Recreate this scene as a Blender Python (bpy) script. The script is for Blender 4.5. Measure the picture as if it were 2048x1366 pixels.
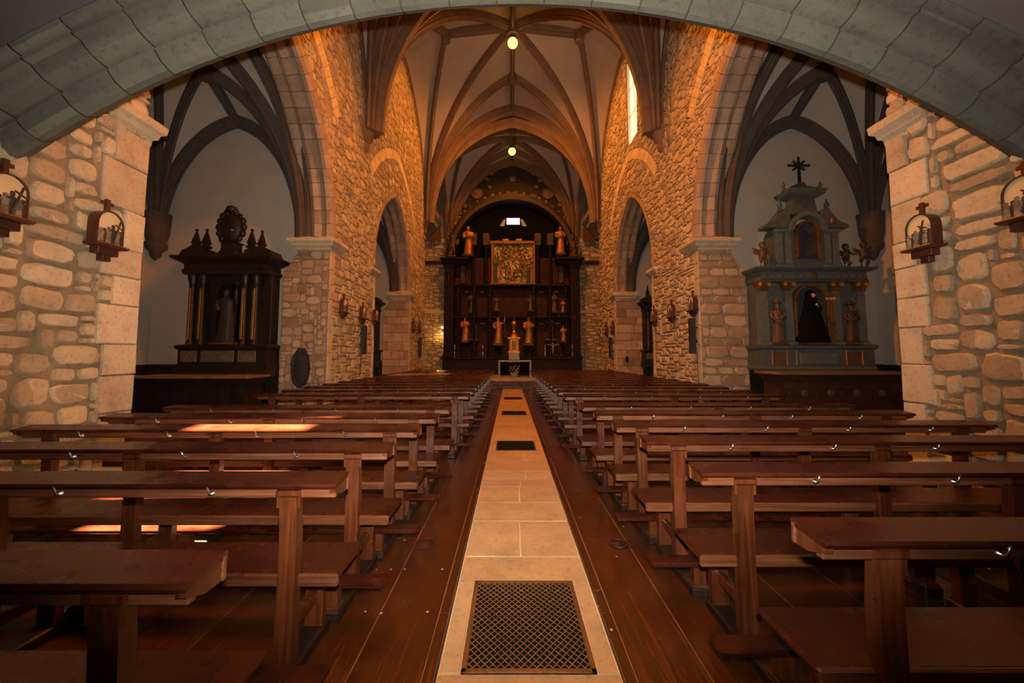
import bpy, bmesh, math, random
import numpy as np
from mathutils import Vector, Matrix
R = math.radians
rnd = random.Random(7)
sc = bpy.context.scene
for o in list(bpy.data.objects): bpy.data.objects.remove(o)
COL = sc.collection

# ------------------------------------------------------------------ camera, world, lights, exposure
F, TILT, CX, CAMX, CAMH = 820.0, R(4.2), 1021.0, -0.09, 1.55      # focal length in pixels of the 2048x1366 photo
CY = 711.0 - F * math.tan(TILT)
cd = bpy.data.cameras.new('camera'); cam = bpy.data.objects.new('camera', cd); COL.objects.link(cam)
cd.sensor_width = 36.0; cd.lens = 36.0 * F / 2048.0
cd.shift_x = (1024 - CX) / 2048.0; cd.shift_y = (CY - 683) / 2048.0
cd.clip_start = 0.05; cd.clip_end = 200
cam.location = (CAMX, 0, CAMH); cam.rotation_euler = (R(90) + TILT, 0, 0)
sc.camera = cam
def at(px, py, y):                       # photo pixel -> point on the plane at depth y (church coordinates)
    a = (px - CX) / F; b = -(py - CY) / F; c, s = math.cos(TILT), math.sin(TILT)
    dy, dz = c - b * s, s + b * c; k = y / dy
    return CAMX + a * k, CAMH + dz * k
def proj(X, Y, Z):
    c, s = math.cos(TILT), math.sin(TILT); z = Z - CAMH; X = X - CAMX
    f = Y * c + z * s; u = -Y * s + z * c
    if f < 0.05: return None
    return CX + F * X / f, CY - F * u / f, f

w = bpy.data.worlds.new('World'); sc.world = w; w.use_nodes = True
w.node_tree.nodes['Background'].inputs[0].default_value = (0.55, 0.7, 1.0, 1)
w.node_tree.nodes['Background'].inputs[1].default_value = 0.5
sc.view_settings.view_transform = 'Standard'; sc.view_settings.look = 'None'
sc.view_settings.gamma = 1.0; sc.view_settings.use_curve_mapping = False
sc.view_settings.exposure = 0.0
def light(name, kind, loc, energy, color, target=None, **kw):
    d = bpy.data.lights.new(name, kind); d.energy = energy; d.color = color
    for k, v in kw.items(): setattr(d, k, v)
    o = bpy.data.objects.new(name, d); COL.objects.link(o); o.location = loc
    if target is not None:
        o.rotation_euler = (Vector(target) - Vector(loc)).to_track_quat('-Z', 'Y').to_euler()
    return o
SUN = (-7.2, -1.0, -9.4)
light('sun', 'SUN', (20, 5, 30), 420.0, (1.0, 0.78, 0.46), (20 + SUN[0], 5 + SUN[1], 30 + SUN[2]), angle=R(0.6))
light('camera_flash', 'SPOT', (CAMX + 0.02, -0.02, CAMH + 0.15), 2000.0, (1.0, 0.83, 0.64), (CAMX, 10, 4.5), spot_size=R(126), spot_blend=1.0, shadow_soft_size=0.03)

# ------------------------------------------------------------------ material helpers
MATS = {}
def ramp(nt, fac, stops):
    n = nt.nodes.new('ShaderNodeValToRGB'); e = n.color_ramp.elements
    while len(e) < len(stops): e.new(0.5)
    for i, (p, c) in enumerate(stops):
        e[i].position = p; e[i].color = (*c, 1)
    nt.links.new(fac, n.inputs[0]); return n.outputs[0]
def noise(nt, vec, scale, detail=4, rough=0.55, dist=0.0):
    n = nt.nodes.new('ShaderNodeTexNoise'); n.inputs['Scale'].default_value = scale
    n.inputs['Detail'].default_value = detail; n.inputs['Roughness'].default_value = rough; n.inputs['Distortion'].default_value = dist
    nt.links.new(vec, n.inputs['Vector']); return n.outputs[0]
def position(nt, scale=(1, 1, 1)):
    g = nt.nodes.new('ShaderNodeNewGeometry'); m = nt.nodes.new('ShaderNodeMapping'); m.inputs['Scale'].default_value = scale
    nt.links.new(g.outputs['Position'], m.inputs['Vector']); return m.outputs[0]
def mathn(nt, op, a, b=None):
    n = nt.nodes.new('ShaderNodeMath'); n.operation = op
    for i, v in enumerate((a, b)):
        if v is None: continue
        if isinstance(v, (int, float)): n.inputs[i].default_value = v
        else: nt.links.new(v, n.inputs[i])
    return n.outputs[0]
def piece_random(nt):
    oi = nt.nodes.new('ShaderNodeObjectInfo'); g = nt.nodes.new('ShaderNodeNewGeometry')
    s = mathn(nt, 'ADD', oi.outputs['Random'], g.outputs['Random Per Island']); return mathn(nt, 'FRACT', s)
def mixc(nt, fac, a, b, mode='MIX'):
    n = nt.nodes.new('ShaderNodeMix'); n.data_type = 'RGBA'; n.blend_type = mode
    for i, v in ((0, fac), (6, a), (7, b)):
        if isinstance(v, (int, float)): n.inputs[i].default_value = v
        elif isinstance(v, tuple): n.inputs[i].default_value = (*v, 1)
        else: nt.links.new(v, n.inputs[i])
    return n.outputs[2]
def bump(nt, h, strength, dist=0.02):
    n = nt.nodes.new('ShaderNodeBump'); n.inputs['Strength'].default_value = strength; n.inputs['Distance'].default_value = dist
    nt.links.new(h, n.inputs['Height']); return n.outputs[0]
def base(name):
    m = bpy.data.materials.new(name); m.use_nodes = True; nt = m.node_tree
    return m, nt, nt.nodes['Principled BSDF']
def stone(name, c0, c1, c2, rough=0.92, pits=0.5, scale=1.0):
    m, nt, b = base(name); p = position(nt)
    r = piece_random(nt)
    col = ramp(nt, r, [(0.0, c0), (0.5, c1), (1.0, c2)])
    n1 = noise(nt, p, 2.6 * scale, 6, 0.65); n2 = noise(nt, p, 26 * scale, 5, 0.7)
    col = mixc(nt, 0.75, col, ramp(nt, n1, [(0.28, (0.60, 0.56, 0.50)), (0.5, (0.95, 0.93, 0.9)), (0.75, (1.18, 1.12, 1.0))]), 'MULTIPLY')
    col = mixc(nt, 0.7, col, ramp(nt, n2, [(0.32, (0.52, 0.50, 0.47)), (0.46, (1, 1, 1)), (1, (1.1, 1.1, 1.1))]), 'MULTIPLY')
    nt.links.new(col, b.inputs['Base Color']); b.inputs['Roughness'].default_value = rough
    nt.links.new(bump(nt, mathn(nt, 'ADD', n2, mathn(nt, 'MULTIPLY', n1, 1.5)), pits, 0.03), b.inputs['Normal'])
    MATS[name] = m; return m
def plain(name, c, rough=0.6, metal=0.0, var=0.15, scale=6, bmp=0.1, spec=None):
    m, nt, b = base(name); p = position(nt); n1 = noise(nt, p, scale, 5, 0.6)
    lo = tuple(x * (1 - var) for x in c); hi = tuple(x * (1 + var) for x in c)
    nt.links.new(ramp(nt, n1, [(0.3, lo), (0.7, hi)]), b.inputs['Base Color'])
    b.inputs['Roughness'].default_value = rough; b.inputs['Metallic'].default_value = metal
    if spec is not None: b.inputs['Specular IOR Level'].default_value = spec
    if bmp: nt.links.new(bump(nt, n1, bmp, 0.01), b.inputs['Normal'])
    MATS[name] = m; return m
def wood(name, c0, c1, c2, rough=0.35, grain=(1.2, 22, 22), wear=None, coat=0.0, axis_noise=1.6):
    m, nt, b = base(name); p = position(nt, grain)
    n1 = noise(nt, p, axis_noise, 6, 0.62, 0.6); r = piece_random(nt)
    col = ramp(nt, n1, [(0.28, c0), (0.5, c1), (0.72, c2)])
    col = mixc(nt, 0.7, col, ramp(nt, r, [(0, (0.72, 0.72, 0.72)), (1, (1.2, 1.15, 1.1))]), 'MULTIPLY')
    n2 = noise(nt, position(nt), 5, 4, 0.6)
    if wear:
        col = mixc(nt, ramp(nt, n2, [(0.40, (0, 0, 0)), (0.85, (0.3, 0.3, 0.3))]), col, wear)
    nt.links.new(col, b.inputs['Base Color'])
    nt.links.new(ramp(nt, n2, [(0.3, (rough * 0.75,) * 3), (0.7, (rough * 1.4,) * 3)]), b.inputs['Roughness'])
    b.inputs['Coat Weight'].default_value = coat; b.inputs['Coat Roughness'].default_value = 0.25
    nt.links.new(bump(nt, n1, 0.12, 0.006), b.inputs['Normal'])
    MATS[name] = m; return m
def emit(name, c, strength, through=0.0):
    m = bpy.data.materials.new(name); m.use_nodes = True; nt = m.node_tree; nt.nodes.clear()
    out = nt.nodes.new('ShaderNodeOutputMaterial'); e = nt.nodes.new('ShaderNodeEmission')
    e.inputs[0].default_value = (*c, 1); e.inputs[1].default_value = strength
    if through:
        t = nt.nodes.new('ShaderNodeBsdfTransparent'); mx = nt.nodes.new('ShaderNodeMixShader'); mx.inputs[0].default_value = through
        nt.links.new(e.outputs[0], mx.inputs[1]); nt.links.new(t.outputs[0], mx.inputs[2]); nt.links.new(mx.outputs[0], out.inputs[0])
    else: nt.links.new(e.outputs[0], out.inputs[0])
    MATS[name] = m; return m
def scene_paint(name, cols, scale, rough=0.5, metal=0.0, vscale=(1, 1, 1)):   # busy polychrome carving / painted scene
    m, nt, b = base(name); v = nt.nodes.new('ShaderNodeTexVoronoi'); v.inputs['Scale'].default_value = scale
    p = position(nt, vscale); nt.links.new(p, v.inputs['Vector'])
    s = nt.nodes.new('ShaderNodeSeparateColor'); nt.links.new(v.outputs['Color'], s.inputs[0])
    k = len(cols); col = ramp(nt, s.outputs[0], [(i / (k - 1), c) for i, c in enumerate(cols)])
    nt.links.new(col, b.inputs['Base Color']); b.inputs['Roughness'].default_value = rough; b.inputs['Metallic'].default_value = metal
    nt.links.new(bump(nt, v.outputs['Distance'], 0.6, 0.02), b.inputs['Normal']); MATS[name] = m; return m

stone('rubble', (0.40, 0.31, 0.21), (0.56, 0.44, 0.30), (0.66, 0.54, 0.38), pits=0.6)
stone('quoin', (0.52, 0.42, 0.30), (0.60, 0.49, 0.35), (0.67, 0.56, 0.42), pits=0.35)
stone('pale_stone', (0.62, 0.50, 0.34), (0.70, 0.57, 0.40), (0.76, 0.63, 0.46), pits=0.25)
stone('ashlar', (0.30, 0.18, 0.12), (0.47, 0.31, 0.21), (0.54, 0.40, 0.29), pits=0.4)
stone('mortar', (0.30, 0.235, 0.16), (0.30, 0.235, 0.16), (0.30, 0.235, 0.16), pits=0.6)
stone('arch_grey', (0.085, 0.095, 0.085), (0.10, 0.112, 0.102), (0.122, 0.132, 0.118), pits=0.18, scale=0.7)
stone('soffit_stone', (0.30, 0.22, 0.17), (0.38, 0.29, 0.23), (0.43, 0.34, 0.28), pits=0.3)
stone('rib_stone', (0.18, 0.115, 0.08), (0.205, 0.135, 0.092), (0.23, 0.155, 0.108), pits=0.3)
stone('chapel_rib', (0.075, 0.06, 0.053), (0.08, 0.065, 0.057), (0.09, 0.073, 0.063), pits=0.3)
stone('slab', (0.37, 0.26, 0.155), (0.41, 0.29, 0.18), (0.44, 0.33, 0.21), rough=0.6, pits=0.12)
plain('plaster_vault', (0.46, 0.40, 0.36), 0.9, var=0.08, scale=1.5, bmp=0.05)
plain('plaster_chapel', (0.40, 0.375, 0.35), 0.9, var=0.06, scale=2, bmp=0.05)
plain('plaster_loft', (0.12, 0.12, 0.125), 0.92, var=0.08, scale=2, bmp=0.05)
plain('joint_dark', (0.06, 0.05, 0.045), 0.95, var=0.3)
plain('joint_light', (0.60, 0.48, 0.34), 0.9, var=0.15, scale=30)
wood('pew', (0.012, 0.0022, 0.0012), (0.029, 0.0055, 0.0026), (0.055, 0.0125, 0.0048), 0.26, (1.0, 26, 26), wear=(0.07, 0.02, 0.009))
wood('pew_edge', (0.045, 0.013, 0.006), (0.105, 0.036, 0.017), (0.19, 0.078, 0.037), 0.36, (1.0, 34, 34), wear=(0.16, 0.07, 0.036))
wood('pew_post', (0.026, 0.0062, 0.0022), (0.068, 0.018, 0.006), (0.125, 0.038, 0.012), 0.3, (24, 24, 1.2), wear=(0.14, 0.05, 0.024))
wood('floor_wood', (0.030, 0.0085, 0.0022), (0.058, 0.0165, 0.0036), (0.092, 0.028, 0.0058), 0.20, (16, 0.8, 16), wear=(0.06, 0.021, 0.006))
wood('dark_wood', (0.006, 0.004, 0.003), (0.013, 0.0075, 0.005), (0.022, 0.012, 0.008), 0.45, (10, 10, 1.0))
wood('brown_wood', (0.030, 0.011, 0.006), (0.048, 0.018, 0.009), (0.068, 0.028, 0.014), 0.45, (3, 12, 12))
wood('station_wood', (0.045, 0.014, 0.008), (0.075, 0.024, 0.013), (0.10, 0.036, 0.020), 0.4, (10, 10, 2))
plain('metal', (0.85, 0.86, 0.90), 0.28, 1.0, 0.05, bmp=0)
plain('iron', (0.030, 0.026, 0.024), 0.45, 0.7, 0.2)
plain('rusty_iron', (0.26, 0.13, 0.045), 0.42, 0.4, 0.4, 30)
plain('grate_frame', (0.10, 0.05, 0.02), 0.45, 0.4, 0.4, 30)
plain('black', (0.004, 0.004, 0.004), 0.9, 0, 0.2, spec=0.1)
plain('black_cloth', (0.004, 0.004, 0.005), 0.9, 0, 0.2, spec=0.1)
plain('gold', (0.60, 0.29, 0.05), 0.45, 0.6, 0.25, 14, 0.3)
plain('old_gold', (0.20, 0.10, 0.028), 0.45, 0.5, 0.45, 9, 0.3)
plain('cream', (0.66, 0.52, 0.32), 0.7, 0, 0.08)
plain('blue_grey', (0.080, 0.095, 0.092), 0.6, 0, 0.22, 7, 0.1)
plain('blue_grey_light', (0.11, 0.128, 0.124), 0.6, 0, 0.2, 9, 0.1)
plain('blue_glass', (0.03, 0.048, 0.065), 0.25, 0, 0.2)
plain('skin', (0.45, 0.26, 0.17), 0.55, 0, 0.1)
plain('robe_brown', (0.11, 0.055, 0.03), 0.55, 0, 0.35, 12, 0.2)
plain('robe_dark', (0.045, 0.026, 0.018), 0.6, 0, 0.4, 12, 0.2)
plain('robe_black', (0.022, 0.017, 0.014), 0.6, 0, 0.3, 12, 0.2)
plain('altar_dark', (0.014, 0.007, 0.004), 0.6, 0, 0.4, 6, 0.2, spec=0.2)
plain('altar_red', (0.040, 0.011, 0.006), 0.6, 0, 0.5, 3, 0.2, spec=0.2)
plain('robe_gilt', (0.40, 0.17, 0.04), 0.40, 0.4, 0.5, 7, 0.3)
plain('marble', (0.30, 0.30, 0.29), 0.45, 0, 0.2)
plain('speaker_case', (0.022, 0.022, 0.024), 0.55, 0, 0.1)
plain('silver', (0.55, 0.56, 0.60), 0.22, 1.0, 0.1)
plain('predella_stone', (0.11, 0.085, 0.065), 0.6, 0, 0.45, 16, 0.2)
plain('table_edge', (0.17, 0.105, 0.065), 0.5, 0, 0.2)
plain('seam', (0.16, 0.10, 0.055), 0.8, 0, 0.4, 8)
plain('nail', (0.42, 0.36, 0.28), 0.5, 0.3, 0.2)
plain('banner', (0.10, 0.025, 0.02), 0.8, 0, 0.3)
plain('wreath', (0.020, 0.019, 0.018), 0.7, 0, 0.5, 30, 0.5)
scene_paint('relief_paint', [(0.10, 0.10, 0.05), (0.30, 0.07, 0.03), (0.40, 0.34, 0.10), (0.05, 0.10, 0.08), (0.55, 0.44, 0.16), (0.12, 0.05, 0.03)], 9, 0.4, 0.2)
scene_paint('dark_painting', [(0.02, 0.03, 0.07), (0.05, 0.03, 0.02), (0.03, 0.04, 0.09), (0.09, 0.05, 0.02)], 5, 0.35)
scene_paint('painted_tympanum', [(0.016, 0.012, 0.008), (0.030, 0.018, 0.010), (0.018, 0.020, 0.015), (0.040, 0.022, 0.011), (0.014, 0.011, 0.008)], 2.2, 0.8)
scene_paint('flower', [(0.45, 0.05, 0.04), (0.55, 0.40, 0.05), (0.50, 0.44, 0.40), (0.40, 0.10, 0.16)], 30, 0.6)
plain('leaf', (0.05, 0.09, 0.03), 0.6, 0, 0.3)
plain('medallion', (0.16, 0.095, 0.055), 0.6, 0, 0.4, 5, 0.3)
emit('alabaster_lit', (1.0, 0.70, 0.30), 2.4, 0.3)
emit('bulb', (1.0, 0.50, 0.06), 7.0)
emit('bulb_small', (1.0, 0.60, 0.16), 8.0)
emit('skylight', (0.86, 0.72, 1.0), 1.35)

# ------------------------------------------------------------------ mesh builder
class MB:
    def __init__(s): s.v = []; s.f = []
    def add(s, vs, fs):
        k = len(s.v); s.v += [tuple(v) for v in vs]; s.f += [tuple(i + k for i in f) for f in fs]; return s
    def box(s, x0, x1, y0, y1, z0, z1, c=0.0):
        x0, x1 = min(x0, x1), max(x0, x1); y0, y1 = min(y0, y1), max(y0, y1); z0, z1 = min(z0, z1), max(z0, z1)
        if c <= 0:
            vs = [(x, y, z) for x in (x0, x1) for y in (y0, y1) for z in (z0, z1)]
            return s.add(vs, [(0, 1, 3, 2), (4, 6, 7, 5), (0, 4, 5, 1), (2, 3, 7, 6), (0, 2, 6, 4), (1, 5, 7, 3)])
        c = min(c, (x1 - x0) * .45, (y1 - y0) * .45, (z1 - z0) * .45)
        vs = []; idx = {}
        for ix, x in enumerate((x0, x1)):
            for iy, y in enumerate((y0, y1)):
                for iz, z in enumerate((z0, z1)):
                    sx, sy, sz = (1 - 2 * ix) * c, (1 - 2 * iy) * c, (1 - 2 * iz) * c
                    for ax, p in enumerate(((x, y + sy, z + sz), (x + sx, y, z + sz), (x + sx, y + sy, z))):
                        idx[(ix, iy, iz, ax)] = len(vs); vs.append(p)
        fs = []
        g = lambda *a: idx[a]
        for i in (0, 1):
            fs.append((g(i, 0, 0, 0), g(i, 0, 1, 0), g(i, 1, 1, 0), g(i, 1, 0, 0)))
            fs.append((g(0, i, 0, 1), g(1, i, 0, 1), g(1, i, 1, 1), g(0, i, 1, 1)))
            fs.append((g(0, 0, i, 2), g(0, 1, i, 2), g(1, 1, i, 2), g(1, 0, i, 2)))
            for j in (0, 1):
                fs.append((g(i, j, 0, 0), g(i, j, 1, 0), g(i, j, 1, 1), g(i, j, 0, 1)))
                fs.append((g(i, 0, j, 0), g(i, 1, j, 0), g(i, 1, j, 2), g(i, 0, j, 2)))
                fs.append((g(0, i, j, 1), g(1, i, j, 1), g(1, i, j, 2), g(0, i, j, 2)))
                for k in (0, 1): fs.append((g(i, j, k, 0), g(i, j, k, 1), g(i, j, k, 2)))
        return s.add(vs, fs)
    def prism(s, poly, a0, a1, plane='yz'):      # poly in the plane's two axes, extruded along the third from a0 to a1
        mp = {'yz': lambda p, a: (a, p[0], p[1]), 'xz': lambda p, a: (p[0], a, p[1]), 'xy': lambda p, a: (p[0], p[1], a)}[plane]
        n = len(poly); vs = [mp(p, a0) for p in poly] + [mp(p, a1) for p in poly]
        return s.add(vs, [tuple(range(n)), tuple(range(2 * n - 1, n - 1, -1))] + [(i, (i + 1) % n, n + (i + 1) % n, n + i) for i in range(n)])
    def lathe(s, prof, n=12, c=(0, 0, 0), sx=1.0, sy=1.0, axis='z'):
        vs = []; fs = []
        for r, z in prof:
            for i in range(n):
                a = 2 * math.pi * i / n; x, y = r * math.cos(a) * sx, r * math.sin(a) * sy
                p = (x, y, z) if axis == 'z' else ((x, z, y) if axis == 'y' else (z, x, y))
                vs.append((c[0] + p[0], c[1] + p[1], c[2] + p[2]))
        for k in range(len(prof) - 1):
            for i in range(n): fs.append((k * n + i, k * n + (i + 1) % n, (k + 1) * n + (i + 1) % n, (k + 1) * n + i))
        fs.append(tuple(range(n - 1, -1, -1))); fs.append(tuple(range((len(prof) - 1) * n, len(prof) * n)))
        return s.add(vs, fs)
    def ball(s, c, r, n=10, sz=1.0, sx=1.0, sy=1.0):
        k = max(4, n // 2); pr = [(max(r * math.sin(math.pi * i / k), r * .03), -r * sz * math.cos(math.pi * i / k)) for i in range(k + 1)]
        return s.lathe(pr, n, c, sx, sy)
    def tube(s, path, rad, n=8):
        rs = rad if isinstance(rad, (list, tuple)) else [rad] * len(path); vs = []; fs = []
        P = [Vector(p) for p in path]
        for i, p in enumerate(P):
            t = (P[min(i + 1, len(P) - 1)] - P[max(i - 1, 0)]).normalized()
            u = t.cross(Vector((0, 0, 1)));
            if u.length < 0.05: u = t.cross(Vector((0, 1, 0)))
            u.normalize(); v = t.cross(u)
            for j in range(n):
                a = 2 * math.pi * j / n; vs.append(p + (u * math.cos(a) + v * math.sin(a)) * rs[i])
        for i in range(len(P) - 1):
            for j in range(n): fs.append((i * n + j, i * n + (j + 1) % n, (i + 1) * n + (j + 1) % n, (i + 1) * n + j))
        fs += [tuple(range(n - 1, -1, -1)), tuple(range((len(P) - 1) * n, len(P) * n))]
        return s.add(vs, fs)
    def mould(s, x0, x1, y0, y1, prof):          # rectangular stack: prof = [(z, outward offset)...]
        vs = []; fs = []
        for z, o in prof: vs += [(x0 - o, y0 - o, z), (x1 + o, y0 - o, z), (x1 + o, y1 + o, z), (x0 - o, y1 + o, z)]
        for k in range(len(prof) - 1):
            for i in range(4): fs.append((k * 4 + i, k * 4 + (i + 1) % 4, k * 4 + 4 + (i + 1) % 4, k * 4 + 4 + i))
        fs += [(3, 2, 1, 0), tuple(range(len(prof) * 4 - 4, len(prof) * 4))]
        return s.add(vs, fs)
    def sweep(s, path, sect, up=None, closed=True, caps=True):   # path of (point, side vector, up vector), sect of (side, up)
        vs = []; fs = []; n = len(sect)
        for p, a, b in path:
            for q in sect: vs.append(Vector(p) + Vector(a) * q[0] + Vector(b) * q[1])
        m = n if closed else n - 1
        for k in range(len(path) - 1):
            for i in range(m): fs.append((k * n + i, k * n + (i + 1) % n, (k + 1) * n + (i + 1) % n, (k + 1) * n + i))
        if caps: fs += [tuple(range(n - 1, -1, -1)), tuple(range((len(path) - 1) * n, len(path) * n))]
        return s.add(vs, fs)
    def grid(s, rows):
        n = len(rows[0]); vs = [p for r in rows for p in r]
        return s.add(vs, [(i * n + j, i * n + j + 1, (i + 1) * n + j + 1, (i + 1) * n + j) for i in range(len(rows) - 1) for j in range(n - 1)])
    def mesh(s, name, smooth=False, recalc=True):
        me = bpy.data.meshes.new(name); me.from_pydata(s.v, [], s.f)
        if recalc:
            bm = bmesh.new(); bm.from_mesh(me); bmesh.ops.recalc_face_normals(bm, faces=bm.faces); bm.to_mesh(me); bm.free()
        if smooth:
            me.shade_smooth()
            if smooth != 'all' and hasattr(me, 'set_sharp_from_angle'): me.set_sharp_from_angle(angle=R(smooth if smooth is not True else 40))
        me.update(); return me
    def build(s, name, mat, parent=None, loc=None, smooth=False, recalc=True):
        return put(name, s.mesh(name, smooth, recalc), mat, parent, loc)
def put(name, me, mat, parent=None, loc=None):
    if not me.materials: me.materials.append(MATS[mat] if isinstance(mat, str) else mat)
    o = bpy.data.objects.new(name, me); COL.objects.link(o)
    if parent is not None: o.parent = parent
    if loc is not None: o.location = loc
    return o
def tag(o, label=None, cat=None, group=None, kind=None):
    if label: o['label'] = label
    if cat: o['category'] = cat
    if group: o['group'] = group
    if kind: o['kind'] = kind
    return o
def thing(name, label, cat, loc=(0, 0, 0), group=None, rz=0.0):
    o = bpy.data.objects.new(name, None); COL.objects.link(o); o.location = loc; o.rotation_euler = (0, 0, rz)
    o.empty_display_size = 0.1
    return tag(o, label, cat, group)
def struct(o, label, cat): return tag(o, label, cat, kind='structure')
def copy_tree(o, loc, rz=0.0, label=None, parent=None):
    c = o.copy(); COL.objects.link(c); c.parent = parent
    if parent is None:
        c.location = loc; c.rotation_euler = (0, 0, rz)
        if label: c['label'] = label
    for ch in o.children: copy_tree(ch, None, parent=c)
    return c

# ------------------------------------------------------------------ rubble stones
def stone_proto(seed, n, sq=5.0, jit=0.10):
    q = random.Random(seed); pts = []
    ph = q.random() * 6.28; k1 = q.uniform(-.08, .08); k2 = q.uniform(-.1, .1)
    for i in range(n):
        a = 2 * math.pi * (i + q.uniform(-.25, .25)) / n + math.pi / 4
        c, s_ = math.cos(a), math.sin(a); r = 0.5 / (abs(c) ** sq + abs(s_) ** sq) ** (1 / sq)
        r *= 1 - q.random() * jit
        x, y = r * c, r * s_; x += k1 * y; y += k2 * x
        pts.append((max(-.5, min(.5, x)), max(-.5, min(.5, y))))
    vs = [(x, y, -0.4) for x, y in pts] + [(x, y, 0.62 + q.uniform(-.1, .1)) for x, y in pts]
    ins = 0.86
    vs += [(x * ins + q.uniform(-.02, .02), y * ins + q.uniform(-.02, .02), 1.0 + q.uniform(-.08, .08)) for x, y in pts]
    vs.append((0, 0, 1.04))
    fs = []
    for k in (0, 1):
        for i in range(n): fs.append((k * n + i, k * n + (i + 1) % n, (k + 1) * n + (i + 1) % n, (k + 1) * n + i))
    for i in range(n): fs.append((2 * n + i, 2 * n + (i + 1) % n, 3 * n))
    return vs, fs
PROTO = {}
def protos(kind, mat):
    key = (kind, mat)
    if key not in PROTO:
        n, sq, jit = {'near': (14, 4.4, .15), 'far': (9, 5.5, .10), 'block': (8, 40.0, .012)}[kind]
        L = []
        for i in range(12 if kind != 'block' else 6):
            if kind == 'block':
                q = random.Random(i + 90); e = lambda: .5 - q.random() * .015
                pts = [(-e(), -e()), (e(), -e()), (e(), e()), (-e(), e())]
                vs = [(x, y, -.4) for x, y in pts] + [(x, y, .72) for x, y in pts] + [(x * .95, y * .94, 1 + q.uniform(-.1, .1)) for x, y in pts]
                fs = [(k * 4 + j, k * 4 + (j + 1) % 4, k * 4 + 4 + (j + 1) % 4, k * 4 + 4 + j) for k in (0, 1) for j in range(4)] + [(8, 9, 10, 11)]
            else: vs, fs = stone_proto(i + (0 if kind == 'near' else 40), n, sq, jit)
            b = MB(); b.add(vs, fs); me = b.mesh('stone', smooth=(False if kind == 'block' else 55), recalc=False)
            me.materials.append(MATS[mat]); L.append((me, np.array(vs), fs))
        PROTO[key] = L
    return PROTO[key]
def pack(u0, u1, v0, v1, cell, wr, hr, forbid, q):
    nu, nv = max(1, round((u1 - u0) / cell)), max(1, round((v1 - v0) / cell)); cu, cv = (u1 - u0) / nu, (v1 - v0) / nv
    occ = [[forbid is not None and forbid(u0 + (i + .5) * cu, v0 + (j + .5) * cv) for i in range(nu)] for j in range(nv)]
    out = []
    for j in range(nv):
        for i in range(nu):
            if occ[j][i]: continue
            w_, h_ = q.randint(*wr), q.randint(*hr)
            if q.random() < .22: w_, h_ = max(1, w_ // 2), max(1, h_ // 2)
            ww = 0
            while ww < w_ and i + ww < nu and not occ[j][i + ww]: ww += 1
            if 0 < nu - (i + ww) < 2 and ww + 1 <= w_ + 1 and not occ[j][min(nu - 1, i + ww)]: ww = min(ww + nu - i - ww, w_ + 1)
            hh = 1
            while hh < h_ and j + hh < nv and all(not occ[j + hh][i + k] for k in range(ww)): hh += 1
            for a in range(hh):
                for b_ in range(ww): occ[j + a][i + b_] = True
            out.append((u0 + i * cu, v0 + j * cv, ww * cu, hh * cv))
    return out
def courses(u0, u1, v0, v1, hr, wr, forbid, q):
    out = []; v = v0
    while v < v1 - .05:
        h = min(q.uniform(*hr), v1 - v); u = u0 - q.uniform(0, wr[0])
        while u < u1:
            w_ = q.uniform(*wr); a, b = max(u, u0), min(u + w_, u1)
            if u1 - b < .1: b = u1; w_ = 9
            if forbid:
                while b > a and forbid(b - .01, v + h / 2): b -= .02
            if b - a > .06: out.append((a, v, b - a, h))
            u += w_
        v += h
    return out
def lay(parent, rects, org, U, V, N, mat, kind, depth, joint, q, name='stone', limit=300, used=[0]):
    org, U, V, N = Vector(org), Vector(U), Vector(V), Vector(N); L = protos(kind, mat); items = []
    for (u, v, w_, h_) in rects:
        c = org + U * (u + w_ / 2) + V * (v + h_ / 2); p = proj(*c); area = 0
        if p and -80 < p[0] < 2130 and -80 < p[1] < 1450: area = w_ * h_ / (p[2] * p[2])
        items.append((area, u, v, w_, h_, c))
    items.sort(key=lambda t: -t[0]); rest = MB()
    for k, (area, u, v, w_, h_, c) in enumerate(items):
        i = q.randrange(len(L)); me, vs, fs = L[i]
        sx, sy, sz = max(.03, w_ - joint), max(.03, h_ - joint), depth * q.uniform(.75, 1.25)
        fx = 1; rot = q.uniform(-.02, .02)
        if k < limit and area > 0:
            o = bpy.data.objects.new(name, me); COL.objects.link(o); o.parent = parent
            U2 = U * math.cos(rot) + V * math.sin(rot); V2 = V * math.cos(rot) - U * math.sin(rot)
            M = Matrix(((U2.x * sx, V2.x * sy, N.x * sz, c.x), (U2.y * sx, V2.y * sy, N.y * sz, c.y), (U2.z * sx, V2.z * sy, N.z * sz, c.z), (0, 0, 0, 1)))
            o.matrix_world = M
        else:
            A = np.array([list(U * sx), list(V * sy), list(N * sz)]); w3 = vs @ A + np.array(list(c))
            rest.add([tuple(r) for r in w3], fs)
    if rest.v:
        o = rest.build(name + '_field', mat, parent, recalc=False, smooth=(False if kind == 'block' else 'all')); tag(o, kind='stuff')

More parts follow.
